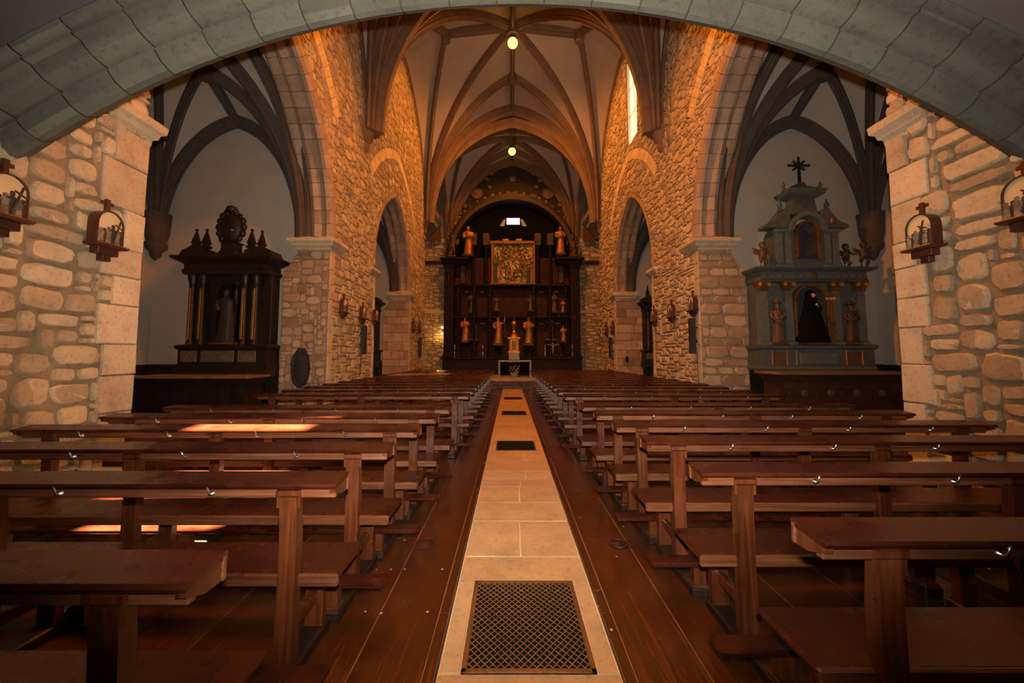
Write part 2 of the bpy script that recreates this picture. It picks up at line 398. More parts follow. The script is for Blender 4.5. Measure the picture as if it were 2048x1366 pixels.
# ------------------------------------------------------------------ architecture
W = 4.49                                        # half width of the nave
Y1, Y2, Y3, Y4, Y5 = 4.80, 9.83, 13.12, 17.70, 20.80
class Arch:
    def __init__(s, yc, half, spring, c): s.yc, s.half, s.spring, s.c, s.R = yc, half, spring, c, half + c
    def height(s, y, off=0.0):
        d = abs(y - s.yc)
        if d >= s.half + off: return None
        return s.spring + math.sqrt(max(0, (s.R + off) ** 2 - (d + s.c) ** 2))
    def inside(s, y, h, off=0.0):
        d = abs(y - s.yc)
        if d >= s.half + off: return False
        return h < s.spring or (d + s.c) ** 2 + (h - s.spring) ** 2 < (s.R + off) ** 2
    def points(s, n):                            # list of (centre y, angle-point fn) going left foot -> apex -> right foot
        am = math.acos(s.c / s.R); out = []
        for i in range(n + 1):
            a = am * i / n; out.append((-1, a))
        for i in range(n - 1, -1, -1): out.append((1, am * i / n))
        return out
    def pos(s, k, r):                            # k = (side, angle); r = offset
        sd, a = k; d = (s.R + r) * math.cos(a) - s.c
        return s.yc + sd * d, s.spring + (s.R + r) * math.sin(a)
A1 = Arch((Y1 + Y2) / 2, (Y2 - Y1) / 2, 4.45, 1.6)
A2 = Arch((Y3 + Y4) / 2, (Y4 - Y3) / 2, 4.35, 1.07)
WIN = (14.25, 15.35, 9.6, 13.0)                  # bay window in the right wall
WSUN = (4.25, 5.25, 9.2, 11.5)                    # unseen opening behind the loft arch, added so sun patches reach the pews
CAPH = {1: 4.40, 2: 4.30}
TOP = 15.4

def wall_columns(mb, s, ya, yb, hb, x_in, thick, holes=()):
    ys = {ya, yb}
    for A in (A1, A2):
        for i in range(41):
            y = A.yc + (A.half + .2) * math.cos(math.pi * i / 40)
            if ya < y < yb: ys.add(round(y, 4))
    for hl in holes:
        for y in hl[:2]:
            if ya < y < yb: ys.add(y)
    ys = sorted(ys)
    def low(y, eps):
        for A in (A1, A2):
            h = A.height(y + eps, .2)
            if h is not None: return max(h, hb)
        return hb
    for a, b in zip(ys[:-1], ys[1:]):
        l0, l1 = low(a, 1e-4), low(b, -1e-4); segs = [((l0, l1), (TOP, TOP))]
        for (h0, h1, z0, z1) in holes:
            if a >= h0 - 1e-4 and b <= h1 + 1e-4: segs = [((l0, l1), (z0, z0)), ((z1, z1), (TOP, TOP))]
        for (p0, p1), (q0, q1) in segs:
            X0, X1 = s * x_in, s * (x_in + thick)
            mb.add([(X0, a, p0), (X0, b, p1), (X0, b, q1), (X0, a, q0), (X1, a, p0), (X1, b, p1), (X1, b, q1), (X1, a, q0)],
                   [(0, 1, 2, 3), (4, 7, 6, 5), (0, 4, 5, 1), (3, 2, 6, 7)])
    for yy in (ya, yb):
        pass
def voussoirs(A, parent, s, x_face, prof, n, q, mat='soffit_stone', gap=0.005):
    # prof: (depth into the wall from the nave face, radial offset)
    am = math.acos(A.c / A.R)
    for sd in (-1, 1):
        for i in range(n):
            a0, a1 = am * i / n, am * (i + 1) / n; g = gap / A.R
            b = MB(); path = []
            for j in range(4):
                a = a0 + g + (a1 - a0 - 2 * g) * j / 3
                path.append((sd, a))
            rows = []
            for k in path: rows.append([(s * (x_face + dx), *A.pos(k, r)) for dx, r in prof])
            m = len(prof); vs = [p for r_ in rows for p in r_]
            fs = [(k * m + t, k * m + (t + 1) % m, (k + 1) * m + (t + 1) % m, (k + 1) * m + t) for k in range(3) for t in range(m)]
            fs += [tuple(range(m)), tuple(range(4 * m - 1, 3 * m - 1, -1))]
            b.add(vs, fs); b.build('voussoir', mat, parent, smooth=30)

SOFFIT = [(0.0, .26), (-.03, .25), (-.03, .10), (.03, .02), (.10, .0), (.16, .05), (.24, .07), (.30, .0), (.38, -.03), (.46, .0), (.52, .07), (.60, .05), (.66, .0), (.72, .02), (.78, .10), (.78, .26)]
def in_band(A, y, h, off, wd, hmin):
    d = abs(y - A.yc)
    if h < hmin: return False
    r = math.hypot(d + A.c, h - A.spring); return A.R + off - wd / 2 < r < A.R + off + wd / 2
BANDS = ((A1, 1.15, .36, 7.6), (A2, 1.62, .34, 7.3))
for s, side in ((-1, 'left'), (1, 'right')):
    q = random.Random(11 if s < 0 else 23)
    N = (-s, 0, 0); U = (0, 1, 0); V = (0, 0, 1)
    holes = (WIN, WSUN) if s > 0 else ()
    # --- near wall, beside the camera and under the loft
    mb = MB(); mb.box(s * W, s * (W + 1.15), -3, Y1, 0, 4.40); wall_columns(mb, s, 3.3, Y1, 4.40, W, .78, holes)
    near = struct(mb.build('wall_' + side, 'mortar'), f'near {side} nave wall of rough cream rubble stone beside the pews', 'wall')
    edges = []; z = 0.02; k = 0
    while z < 4.1:                                # dressed corner stones next to the opening
        hgt = q.uniform(.30, .52); wd = q.uniform(.24, .54) if s < 0 else q.uniform(.22, .52)
        edges.append((Y1 - wd, z, wd, min(hgt, 4.12 - z))); z += hgt
    fb = lambda u, v: any(e[0] - .02 < u and e[1] < v < e[1] + e[3] for e in edges) or u > Y1
    rects = pack(3.0, Y1 - .02, 0.0, 5.0, .076, (3, 7) if s < 0 else (4, 8), (2, 4), fb, q)
    lay(near, rects, (s * W, 0, 0), U, V, N, 'rubble', 'near', .042, .024, q)
    lay(near, edges, (s * W, 0, 0), U, V, N, 'quoin', 'block', .034, .004, q, name='quoin')
    lay(near, [(W - W, e[1], 1.15, e[3]) for e in edges], (s * W, Y1, 0), (s, 0, 0), V, (0, 1, 0), 'quoin', 'block', .02, .006, q, name='quoin')
    cap = MB(); x0, x1 = sorted((s * (W - .0), s * (W + 1.15)))
    cap.mould(x0, x1, 4.40, Y1 - .02, [(4.06, .0), (4.08, .03), (4.16, .04), (4.18, .075), (4.24, .09), (4.27, .13), (4.36, .14), (4.39, .10), (4.44, .0)])
    cap.build('impost', 'quoin', near)
    # --- middle wall: first chapel arch, second pier
    mb = MB(); wall_columns(mb, s, Y1, Y3, 4.30, W, .78, holes)
    x0, x1 = sorted((s * W, s * (W + 1.12))); x2 = s * (W + .78)
    mb.box(x0, x1, Y2, Y3, 0, 3.55)
    mb.add([(s * W, Y2, 3.55), (s * (W + 1.12), Y2, 3.55), (x2, Y2, 4.02), (x2, Y2, 4.32), (s * W, Y2, 4.32), (s * W, Y3, 3.55), (s * (W + 1.12), Y3, 3.55), (x2, Y3, 4.02), (x2, Y3, 4.32), (s * W, Y3, 4.32)],
           [(0, 1, 2, 3, 4), (9, 8, 7, 6, 5), (0, 4, 9, 5), (1, 6, 7, 2), (2, 7, 8, 3), (4, 3, 8, 9)])
    mid = struct(mb.build('wall_' + side + '_middle', 'mortar'), f'{side} nave wall with the tall first chapel arch, warm rubble stone', 'wall')
    voussoirs(A1, mid, s, W, SOFFIT, 15, q)
    fb = lambda u, v: (A1.inside(u, v, .27) if v > 4.3 else u < Y2 + .24) or (v > 4.3 and u < Y1 + .3) or any(in_band(A, u, v, o, wd, hm) for A, o, wd, hm in BANDS) or (v <= 4.42 and u > Y3 - .14) or A2.inside(u, v, .0)
    rects = pack(5.4, Y3, 0.0, 11.4, .085, (2, 5), (1, 3), fb, q)
    lay(mid, rects, (s * W, 0, 0), U, V, N, 'rubble', 'far', .032, .020, q)
    edges = []; z = 0.02
    while z < 4.0:
        hgt = q.uniform(.28, .5); edges.append((Y2, z, q.choice((.2, .24)), min(hgt, 4.1 - z))); z += hgt
    lay(mid, edges, (s * W, 0, 0), U, V, N, 'quoin', 'block', .034, .004, q, name='quoin')
    edges = []; z = 0.02
    while z < 4.0:
        hgt = q.uniform(.28, .5); edges.append((Y3 - .14, z, .14, min(hgt, 4.2 - z))); z += hgt
    lay(mid, edges, (s * W, 0, 0), U, V, N, 'quoin', 'block', .034, .004, q, name='quoin')
    # pier face towards the camera
    fb = lambda u, v: v > 3.55 and u > 1.12 - (v - 3.55) * .72
    if s < 0: rects = pack(.02, 1.12, 0.0, 4.1, .075, (2, 6), (2, 3), fb, q); kind, mt, jt = 'far', 'ashlar', .014
    else: rects = courses(.0, 1.12, 0.0, 4.1, (.17, .30), (.28, .62), fb, q); kind, mt, jt = 'far', 'ashlar', .012
    lay(mid, rects, (s * W, Y2, 0), (s, 0, 0), V, (0, -1, 0), mt, kind, .022, jt, q, name='pier_stone')
    cap = MB(); x0, x1 = sorted((s * W, s * (W + .80)))
    cap.mould(x0, x1, Y2, Y2 + .55, [(4.10, 0), (4.12, .03), (4.17, .04), (4.20, .10), (4.26, .12), (4.30, .17), (4.38, .17), (4.41, .13), (4.45, .0)])
    cap.build('impost', 'quoin', mid)
    cap = MB(); cap.mould(x0, x1, Y3 - .5, Y3, [(4.05, 0), (4.08, .05), (4.16, .10), (4.22, .15), (4.30, .15), (4.35, .0)])
    cap.build('impost', 'quoin', mid)
    # relieving arches shown as pale stone bands
    for A, off, wd, hm in BANDS:
        am = math.acos(A.c / (A.R + off)); n = 30
        for sd in (-1, 1):
            for i in range(n):
                a0, a1 = am * i / n, am * (i + 1) / n
                c = A.pos((sd, (a0 + a1) / 2), off)
                if c[1] < hm or c[0] < 6.5 or c[1] > 11.2: continue
                if A is A2 and s > 0 and c[0] > 19: continue
                b = MB(); g = .004
                pts = [A.pos((sd, a0 + g / A.R), off - wd / 2), A.pos((sd, a1 - g / A.R), off - wd / 2), A.pos((sd, a1 - g / A.R), off + wd / 2), A.pos((sd, a0 + g / A.R), off + wd / 2)]
                b.prism(pts, s * (W + .02), s * (W - .035)); b.build('arch_stone', 'pale_stone', mid)
    # --- far wall: second chapel arch, third pier
    mb = MB(); wall_columns(mb, s, Y3, Y5, 4.25, W, .78, holes); x0, x1 = sorted((s * W, s * (W + 1.12)))
    mb.box(x0, x1, Y4, Y5, 0, 3.5)
    mb.add([(s * W, Y4, 3.5), (s * (W + 1.12), Y4, 3.5), (x2, Y4, 3.95), (x2, Y4, 4.27), (s * W, Y4, 4.27), (s * W, Y5, 3.5), (s * (W + 1.12), Y5, 3.5), (x2, Y5, 3.95), (x2, Y5, 4.27), (s * W, Y5, 4.27)],
           [(0, 1, 2, 3, 4), (9, 8, 7, 6, 5), (0, 4, 9, 5), (1, 6, 7, 2), (2, 7, 8, 3), (4, 3, 8, 9), (5, 6, 7, 8, 9)])
    mb.box(s * W, s * (W + .78), Y5 - .01, Y5, 4.2, TOP)
    far = struct(mb.build('wall_' + side + '_far', 'mortar'), f'{side} nave wall around the second chapel arch, warm rubble stone', 'wall')
    voussoirs(A2, far, s, W, SOFFIT, 12, q)
    def fbf(u, v):
        if v > 4.25 and A2.inside(u, v, .27): return True
        if v <= 4.25 and u < Y4 + .26: return True
        if s > 0 and WIN[0] - .05 < u < WIN[1] + .05 and WIN[2] - .05 < v < WIN[3] + .05: return True
        return any(in_band(A, u, v, o, wd, hm) for A, o, wd, hm in BANDS)
    rects = pack(Y3, Y5 - .02, 0.0, 14.6, .10, (2, 5), (1, 3), fbf, q)
    lay(far, rects, (s * W, 0, 0), U, V, N, 'rubble', 'far', .030, .022, q)
    edges = []; z = 0.02
    while z < 4.0:
        hgt = q.uniform(.28, .5); edges.append((Y4, z, .25, min(hgt, 4.05 - z))); z += hgt
    lay(far, edges, (s * W, 0, 0), U, V, N, 'quoin', 'block', .034, .004, q, name='quoin')
    fb = lambda u, v: v > 3.5 and u > 1.12 - (v - 3.5) * .75
    rects = courses(.0, 1.12, 0.0, 4.1, (.30, .42), (.4, .8), fb, q)
    lay(far, rects, (s * W, Y4, 0), (s, 0, 0), V, (0, -1, 0), 'ashlar', 'block', .02, .010, q, name='pier_stone')
    x0, x1 = sorted((s * W, s * (W + .80)))
    cap = MB(); cap.mould(x0, x1, Y4, Y4 + .5, [(4.0, 0), (4.03, .04), (4.10, .08), (4.14, .15), (4.30, .15), (4.35, .0)])
    cap.build('impost', 'quoin', far)

# window pane and reveals of the bay window (right wall)
mb = MB(); a, b, z0, z1 = WIN
mb.add([(W, a, z0), (W, b, z0), (W, b, z1), (W, a, z1), (W + .8, a, z0 + .5), (W + .8, b, z0 + .5), (W + .8, b, z1), (W + .8, a, z1)], [(0, 1, 5, 4), (0, 4, 7, 3), (1, 2, 6, 5), (3, 7, 6, 2)])
wn = struct(mb.build('window_1', 'plaster_vault'), 'tall narrow sunlit window high in the right nave wall', 'window')
for i in range(3):
    for j in range(2):
        y0_, y1_ = a + (b - a) * j / 2 + .02, a + (b - a) * (j + 1) / 2 - .02; k0 = z0 + .1 + (z1 - z0 - .1) * i / 3 + .02; k1 = z0 + .1 + (z1 - z0 - .1) * (i + 1) / 3 - .02
        MB().box(W + .10, W + .112, y0_, y1_, k0, k1).build('pane', 'alabaster_lit', wn)
mb = MB(); mb.box(W + .09, W + .13, a, b, z0 + .06, z0 + .12); mb.box(W + .09, W + .13, (a + b) / 2 - .02, (a + b) / 2 + .02, z0 + .1, z1)
for i in (1, 2): mb.box(W + .09, W + .13, a, b, z0 + .1 + (z1 - z0 - .1) * i / 3 - .02, z0 + .1 + (z1 - z0 - .1) * i / 3 + .02)
mb.build('window_bars', 'cream', wn)

# --- loft arch across the nave
RA = 7.50; HC = 4.735 - RA; loft_prof = [(.10, 3.64), (0, 3.50), (0, 3.44), (.03, 3.40), (.036, 3.383), (.140, 3.350), (.142, 3.42), (.172, 3.42), (.175, 3.335), (.185, 3.28), (.21, 3.235), (.255, 3.205), (.30, 3.195), (.302, 3.135), (.330, 3.130), (.332, 3.20), (.352, 3.20), (.354, 3.12), (.37, 3.085), (.40, 3.070), (.425, 3.085), (.44, 3.125), (.44, 3.64)]
am = math.asin(W / RA) * 1.02; nV = 23
mb = MB(); mb.sweep([((0, 0, HC), (math.sin(-am + 2 * am * i / 40), 0, math.cos(-am + 2 * am * i / 40)), (0, 1, 0)) for i in range(41)], [(RA + r + .014, y + .014) for r, y in loft_prof[1:-1]] + [(RA + .6, 3.60), (RA + .16, 3.60)])
loft = struct(mb.build('trim_1', 'joint_dark'), 'wide grey moulded stone arch spanning the whole foreground overhead', 'arch')
for i in range(nV):
    a0, a1 = -am + 2 * am * i / nV, -am + 2 * am * (i + 1) / nV; g = .0009; b = MB(); wob = rnd.uniform(-.002, .002)
    path = []
    for j in range(5):
        a = a0 + g + (a1 - a0 - 2 * g) * j / 4; path.append(((0, 0, HC), (math.sin(a), 0, math.cos(a)), (0, 1, 0)))
    b.sweep(path, [(RA + r + wob, y + wob) for r, y in loft_prof]); b.build('voussoir', 'arch_grey', loft, smooth=24)
mb = MB(); rowsA, rowsB = [], []
for i in range(41):
    a = -am + 2 * am * i / 40; x, z = math.sin(a) * (RA + .43), HC + math.cos(a) * (RA + .43)
    rowsA.append((x, 3.15, z)); rowsB.append((x, 3.15, 6.2))
mb.grid([rowsA, rowsB]); mb.grid([[(x, 3.63, z) for x, y, z in rowsA], [(x, 3.63, z) for x, y, z in rowsB]]); mb.grid([rowsB, [(x, 3.63, z) for x, y, z in rowsB]])
mb.box(-5, 5, 3.15, 3.63, 5.2, 6.2)
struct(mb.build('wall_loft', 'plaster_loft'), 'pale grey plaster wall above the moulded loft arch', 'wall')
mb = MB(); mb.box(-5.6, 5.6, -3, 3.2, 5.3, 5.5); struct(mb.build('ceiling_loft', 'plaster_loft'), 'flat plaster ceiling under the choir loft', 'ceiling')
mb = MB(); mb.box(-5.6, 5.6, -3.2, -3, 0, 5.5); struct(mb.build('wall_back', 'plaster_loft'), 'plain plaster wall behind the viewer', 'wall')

# --- ribbed star vaults
def curve(S, E, n=18, tm=80):
    S, E = Vector(S), Vector(E); t = R(tm); out = []
    for i in range(n + 1):
        th = t * i / n; u = (1 - math.cos(th)) / (1 - math.cos(t)); v = math.sin(th) / math.sin(t)
        out.append(Vector((S.x + (E.x - S.x) * u, S.y + (E.y - S.y) * u, S.z + (E.z - S.z) * v)))
    return out
def line(S, E, n=6): return [Vector(S).lerp(Vector(E), i / n) for i in range(n + 1)]
def rib_sect(w_, d_):   # moulded rib: web at up = 0, hanging down to -d_
    return [(-w_ * .5, .10), (-w_ * .5, -d_ * .25), (-w_ * .34, -d_ * .42), (-w_ * .36, -d_ * .58), (-w_ * .17, -d_ * .80), (-w_ * .17, -d_), (w_ * .17, -d_), (w_ * .17, -d_ * .80), (w_ * .36, -d_ * .58), (w_ * .34, -d_ * .42), (w_ * .5, -d_ * .25), (w_ * .5, .10)]
def rib(pts, w_, d_, mat, parent, name='rib'):
    path = []
    for i, p in enumerate(pts):
        t = (pts[min(i + 1, len(pts) - 1)] - pts[max(0, i - 1)]).normalized(); hz = Vector((t.x, t.y, 0))
        if hz.length < 1e-5: hz = Vector((1, 0, 0))
        sd = Vector((-hz.y, hz.x, 0)).normalized(); up = sd.cross(t)
        if up.z < 0 or (abs(up.z) < .02 and up.dot(hz) > 0): up = -up
        path.append((p, sd, up))
    b = MB(); b.sweep(path, rib_sect(w_, d_)); return b.build(name, mat, parent, smooth=35)
def vault(name, label, xc, hx0, hx1, y0, y1, hs, hC, hT, hL, hA, hW, fT, fL, rw, rd, ribmat, webmat, wide=1.5, spring_in=.12, inner=None):
    root = struct(MB().box(xc - .05, xc + .05, (y0 + y1) / 2 - .05, (y0 + y1) / 2 + .05, hC + .3, hC + .36).build(name, webmat), label, 'vault')
    yc = (y0 + y1) / 2; hy = (y1 - y0) / 2; C_ = Vector((xc, yc, hC))
    for sy, yy, hx in ((-1, y0, hx0), (1, y1, hx1)):
        T_ = Vector((xc, yc + sy * hy * fT, hT)); A_ = Vector((xc, yy, hA))
        for sx in (-1, 1):
            S_ = Vector((xc + sx * (hx - spring_in), yy - sy * spring_in * .5, hs)); L_ = Vector((xc + sx * (hx0 + hx1) / 2 * fL, yc, hL)); W_ = Vector((xc + sx * (hx0 + hx1) / 2, yc, hW if not (inner and sx * xc < 0) else inner))
            Sw = Vector((xc + sx * hx, yy, hs))
            cs = [curve((Sw.x, Sw.y, hs), W_), curve(S_, L_), curve(S_, C_), curve(S_, T_), curve(S_, A_)]
            rib(cs[0], rw * .8, rd * .7, ribmat, root, 'wall_rib')
            for c in cs[1:4]: rib(c, rw, rd, ribmat, root)
            rib(cs[4], rw * wide, rd * wide, ribmat, root, 'transverse_rib')
            for c0, c1 in zip(cs[:-1], cs[1:]):
                rows = []
                for p, q_ in zip(c0, c1):
                    m = (p - q_).length; rows.append([tuple(p.lerp(q_, k / 5) + Vector((0, 0, .03 + .10 * m * .5 * math.sin(math.pi * k / 5)))) for k in range(6)])
                MB().grid(rows).build('vault_web', webmat, root, smooth='all')
            if sy > 0: rib(line(C_, L_), rw * .9, rd * .9, ribmat, root, 'ridge_rib'); MB().lathe([(.02, -rd * 1.5), (rw * .9, -rd * 1.35), (rw * 1.0, -rd * .6), (rw * .8, 0.1)], 12, tuple(L_)).build('boss', ribmat, root, smooth=40)
        rib(line(C_, T_), rw * .9, rd * .9, ribmat, root, 'ridge_rib'); rib(line(T_, A_), rw * .9, rd * .9, ribmat, root, 'ridge_rib')
        MB().lathe([(.02, -rd * 1.5), (rw * .9, -rd * 1.35), (rw * 1.0, -rd * .6), (rw * .8, 0.1)], 12, tuple(T_)).build('boss', ribmat, root, smooth=40)
    MB().lathe([(.02, -rd * 1.7), (rw * 1.2, -rd * 1.5), (rw * 1.3, -rd * .6), (rw, 0.1)], 14, tuple(C_)).build('boss', ribmat, root, smooth=40)
    return root
vault('ceiling', 'star-ribbed vault of the second nave bay, pale plaster cells with dark stone ribs', 0, W, W, 11.93, 20.4, 8.25, 15.3, 14.8, 15.0, 14.4, 13.7, .55, .62, .22, .30, 'rib_stone', 'plaster_vault')
vault('ceiling_west', 'ribbed vault of the nearest nave bay, mostly hidden above the loft arch', 0, W, W, 3.45, 11.93, 8.25, 15.3, 14.8, 15.0, 14.4, 13.7, .55, .62, .22, .30, 'rib_stone', 'plaster_vault')
vault('ceiling_chancel', 'ribbed vault over the high altar, pale cells and dark stone ribs', 0, W, 3.97, 20.45, 24.7, 8.6, 13.95, 13.9, 13.9, 13.7, 12.9, .5, .6, .20, .26, 'rib_stone', 'plaster_vault')
# corbels under the rib bundles
for yy, hz in ((11.93, 8.25), (20.4, 8.25)):
    for s in (-1, 1):
        c = MB(); c.lathe([(.03, -.62), (.10, -.55), (.15, -.40), (.13, -.33), (.22, -.20), (.24, -.12), (.30, -.06), (.32, .02), (.30, .12)], 10, (s * (W - .02), yy, hz))
        tag(struct(c.build('trim_corbel', 'rib_stone', smooth=40), f'carved stone corbel carrying ribs on the {"left" if s < 0 else "right"} wall, {"nearer" if yy < 15 else "farther"} one', 'corbel'))
        c = MB(); c.lathe([(.26, .0), (.24, .5), (.30, 1.2)], 10, (s * (W + .02), yy, hz)); c.build('shaft', 'rib_stone', bpy.data.objects['ceiling'], smooth=40)

# --- outer shell: roofs, transept, east wall, chapels
mb = MB(); mb.box(-5.4, 5.4, 3.0, 25.4, 15.4, 15.7); mb.box(-5.4, 5.4, 3.0, 3.3, 6.0, 15.5)
struct(mb.build('roof', 'plaster_vault'), 'roof deck closing the nave above its vaults', 'roof')
YE = 24.9
mb = MB(); mb.box(-7.2, 7.2, YE, YE + .4, 0, 15.5)
east = struct(mb.build('wall_east', 'mortar'), 'stone end wall on both sides of the high altarpiece', 'wall')
q = random.Random(5)
rects = pack(-6.4, -3.9, 0.3, 8.9, .13, (2, 5), (1, 2), None, q) + pack(3.9, 6.4, 0.3, 8.9, .13, (2, 5), (1, 2), None, q)
lay(east, rects, (0, YE, 0), (1, 0, 0), (0, 0, 1), (0, -1, 0), 'rubble', 'far', .03, .025, q)
mb = MB()
for s in (-1, 1):
    mb.box(s * 6.4, s * 6.8, Y5 - .3, YE, 0, 9.9); mb.box(s * 4.4, s * 6.8, Y5 - .3, YE + .2, 9.7, 9.95); mb.box(s * W, s * 6.8, Y5 - .3, Y5, 0, 9.9)
    mb.box(s * (W + .1), s * (W + .5), Y5, YE, 9.3, 15.4)
struct(mb.build('wall_transept', 'plaster_chapel'), 'grey plaster walls of the shallow transept beside the chancel', 'wall')
for s in (-1, 1):
    side = 'left' if s < 0 else 'right'
    b = MB(); b.box(s * 4.15, s * 6.4, YE - .16, YE - .04, 7.12, 7.34, .01)
    tag(b.build('tie_beam', 'dark_wood'), f'dark timber beam across the stone end wall, {side} of the high altarpiece', 'beam')
    b = MB(); b.prism([(YE - .14, 4.28), (YE - .04, 4.12), (YE + .01, 4.12), (YE + .01, 4.32), (YE - .12, 4.34)], s * 4.15, s * 6.4)
    struct(b.build('trim_ledge', 'cream'), f'pale stone ledge on the end wall, {side} of the high altarpiece', 'ledge')
# chapels
def chapel(s, y0, y1, side, which, x_out=8.86, spring=4.4):
    mb = MB(); xi = W + .78
    mb.box(s * xi, s * (x_out + .3), y1 + .12, y1 + .4, 0, 9.0); mb.box(s * x_out, s * (x_out + .3), y0 - .4, y1 + .2, 0, 9.0); mb.box(s * xi, s * (x_out + .3), y0 - .4, y0 - .1, 0, 9.0)
    mb.box(s * (W + .7), s * (x_out + .3), y0 - .4, y1 + .4, 8.95, 9.1)
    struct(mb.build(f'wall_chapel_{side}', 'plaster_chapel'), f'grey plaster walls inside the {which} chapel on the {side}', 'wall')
    mb = MB(); n = 10
    pn = struct(MB().box(s * (xi + .3), s * x_out, y1 + .09, y1 + .115, 0, 1.33).build(f'trim_wainscot_{side}', 'black'), f'blackish wooden wainscot at the foot of the {which} {side} chapel', 'wainscot')
    for i in range(n):
        xa = xi + .32 + (x_out - xi - .34) * i / n; xb = xi + .32 + (x_out - xi - .34) * (i + 1) / n - .02
        MB().box(s * xa, s * xb, y1 + .06, y1 + .09, .05, 1.26, .008).build('panel', 'dark_wood', pn)
    MB().box(s * (xi + .3), s * x_out, y1 + .04, y1 + .115, 1.27, 1.34, .008).build('rail', 'dark_wood', pn)
    MB().box(s * (x_out - .03), s * x_out, y0, y1 + .1, 0, 1.33).build('side_panel', 'dark_wood', pn)
    xm = (W + .55 + x_out) / 2
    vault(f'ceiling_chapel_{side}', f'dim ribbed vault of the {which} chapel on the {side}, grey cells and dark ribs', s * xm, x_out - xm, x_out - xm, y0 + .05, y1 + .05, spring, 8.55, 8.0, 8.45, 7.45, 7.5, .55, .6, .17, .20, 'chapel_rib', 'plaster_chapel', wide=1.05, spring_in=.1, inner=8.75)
    c = MB(); c.lathe([(.02, -.55), (.10, -.46), (.13, -.34), (.22, -.26), (.24, -.14), (.20, -.1), (.26, .1), (.30, .6)], 9, (s * (x_out - .14), y1 - .02, spring)); struct(c.build('trim_corbel', 'chapel_rib', smooth=40), f'pointed stone corbel in the corner of the {which} {side} chapel', 'corbel')
for s, side in ((-1, 'left'), (1, 'right')):
    chapel(s, Y1, Y2, side, 'first'); chapel(s, Y3, Y4, side, 'second', 8.6, 4.3)

# ------------------------------------------------------------------ floor
fl = struct(MB().box(-9.2, 9.2, -3, 26, -.16, -.05).build('floor', 'joint_dark'), 'dark varnished plank floor of the nave with a pale stone strip', 'floor')
HS = 0.447                                      # half width of the stone strip
q = random.Random(3)
for s in (-1, 1):
    xs = [HS + .012]; xs += [xs[0] + .06]
    while xs[-1] < W + 1.0: xs.append(xs[-1] + q.choice((.36, .42, .46)))
    for c in range(len(xs) - 1):
        ys = [-1.2, .35, 1.95, 3.62, 5.35, 7.1, 8.8, 10.6, 12.4, 14.2, 16.0, 17.8, 19.3] if c else [-1.2, 2.6, 6.0, 9.5, 13, 16.5, 19.3]
        for a, b in zip(ys[:-1], ys[1:]):
            MB().box(s * (xs[c] + .003), s * (xs[c + 1] - .003), a + .003, b - .003, -.05, q.uniform(-.003, .0), .003).build('plank', 'floor_wood', fl)
ch = MB()
for s in (-1, 1): ch.box(s * (W + 1.0), s * 9, 3, 19, -.05, -.002)
ch.build('chapel_paving', 'joint_dark', fl)
for s in (-1, 1): MB().box(s * (HS + .012), s * (W + .98), -1.2, 19.3, -.05, -.006).build('seam_filler', 'seam', fl)
for a, b in ((240, 405), (320, 405), (155, 405), (540, 405), (183, 662), (453, 655), (90, 652), (320, 235), (1600, 155), (1560, 330), (1450, 620), (1530, 760)):
    a, b = 700 + a / 2.926, 1000 + b / 2.926; d = (a - CX) / F; e = -(b - CY) / F; dy = math.cos(TILT) - e * math.sin(TILT); dz = math.sin(TILT) + e * math.cos(TILT); k = -CAMH / dz
    MB().lathe([(.008, -.002), (.008, .0015), (.003, .003)], 8, (CAMX + d * k, dy * k, 0)).build('nail', 'nail', fl)
grs = [2.53, 7.2, 11.2, 15.0]
joints = [-1.0, .2, 1.25, 2.12]
cuts = [('g', 2.12, 2.94), (2.94, 3.29, 0), (3.29, 3.97, 1), (3.97, 4.46, 0), (4.46, 4.99, 1), (4.99, 5.29, 1), (5.29, 5.65, 2), (5.65, 6.2, 0), (6.2, 6.83, 1), ('g', 6.83, 7.57)]
y = 7.57
for g in (11.2, 15.0):
    while y < g - .75: cuts.append((y, y + .56, q.randint(0, 1))); y += .56
    cuts.append((y, g - .37, 0)); cuts.append(('g', g - .37, g + .37)); y = g + .37
while y < 19.0: cuts.append((y, y + .58, q.randint(0, 1))); y += .58
cuts = [(-1, .2, 0), (.2, 1.25, 1), (1.25, 2.12, 0)] + cuts
MB().box(-HS, HS, -1, 19.3, -.05, -.004).build('strip_bedding', 'joint_light', fl)
gidx = 0
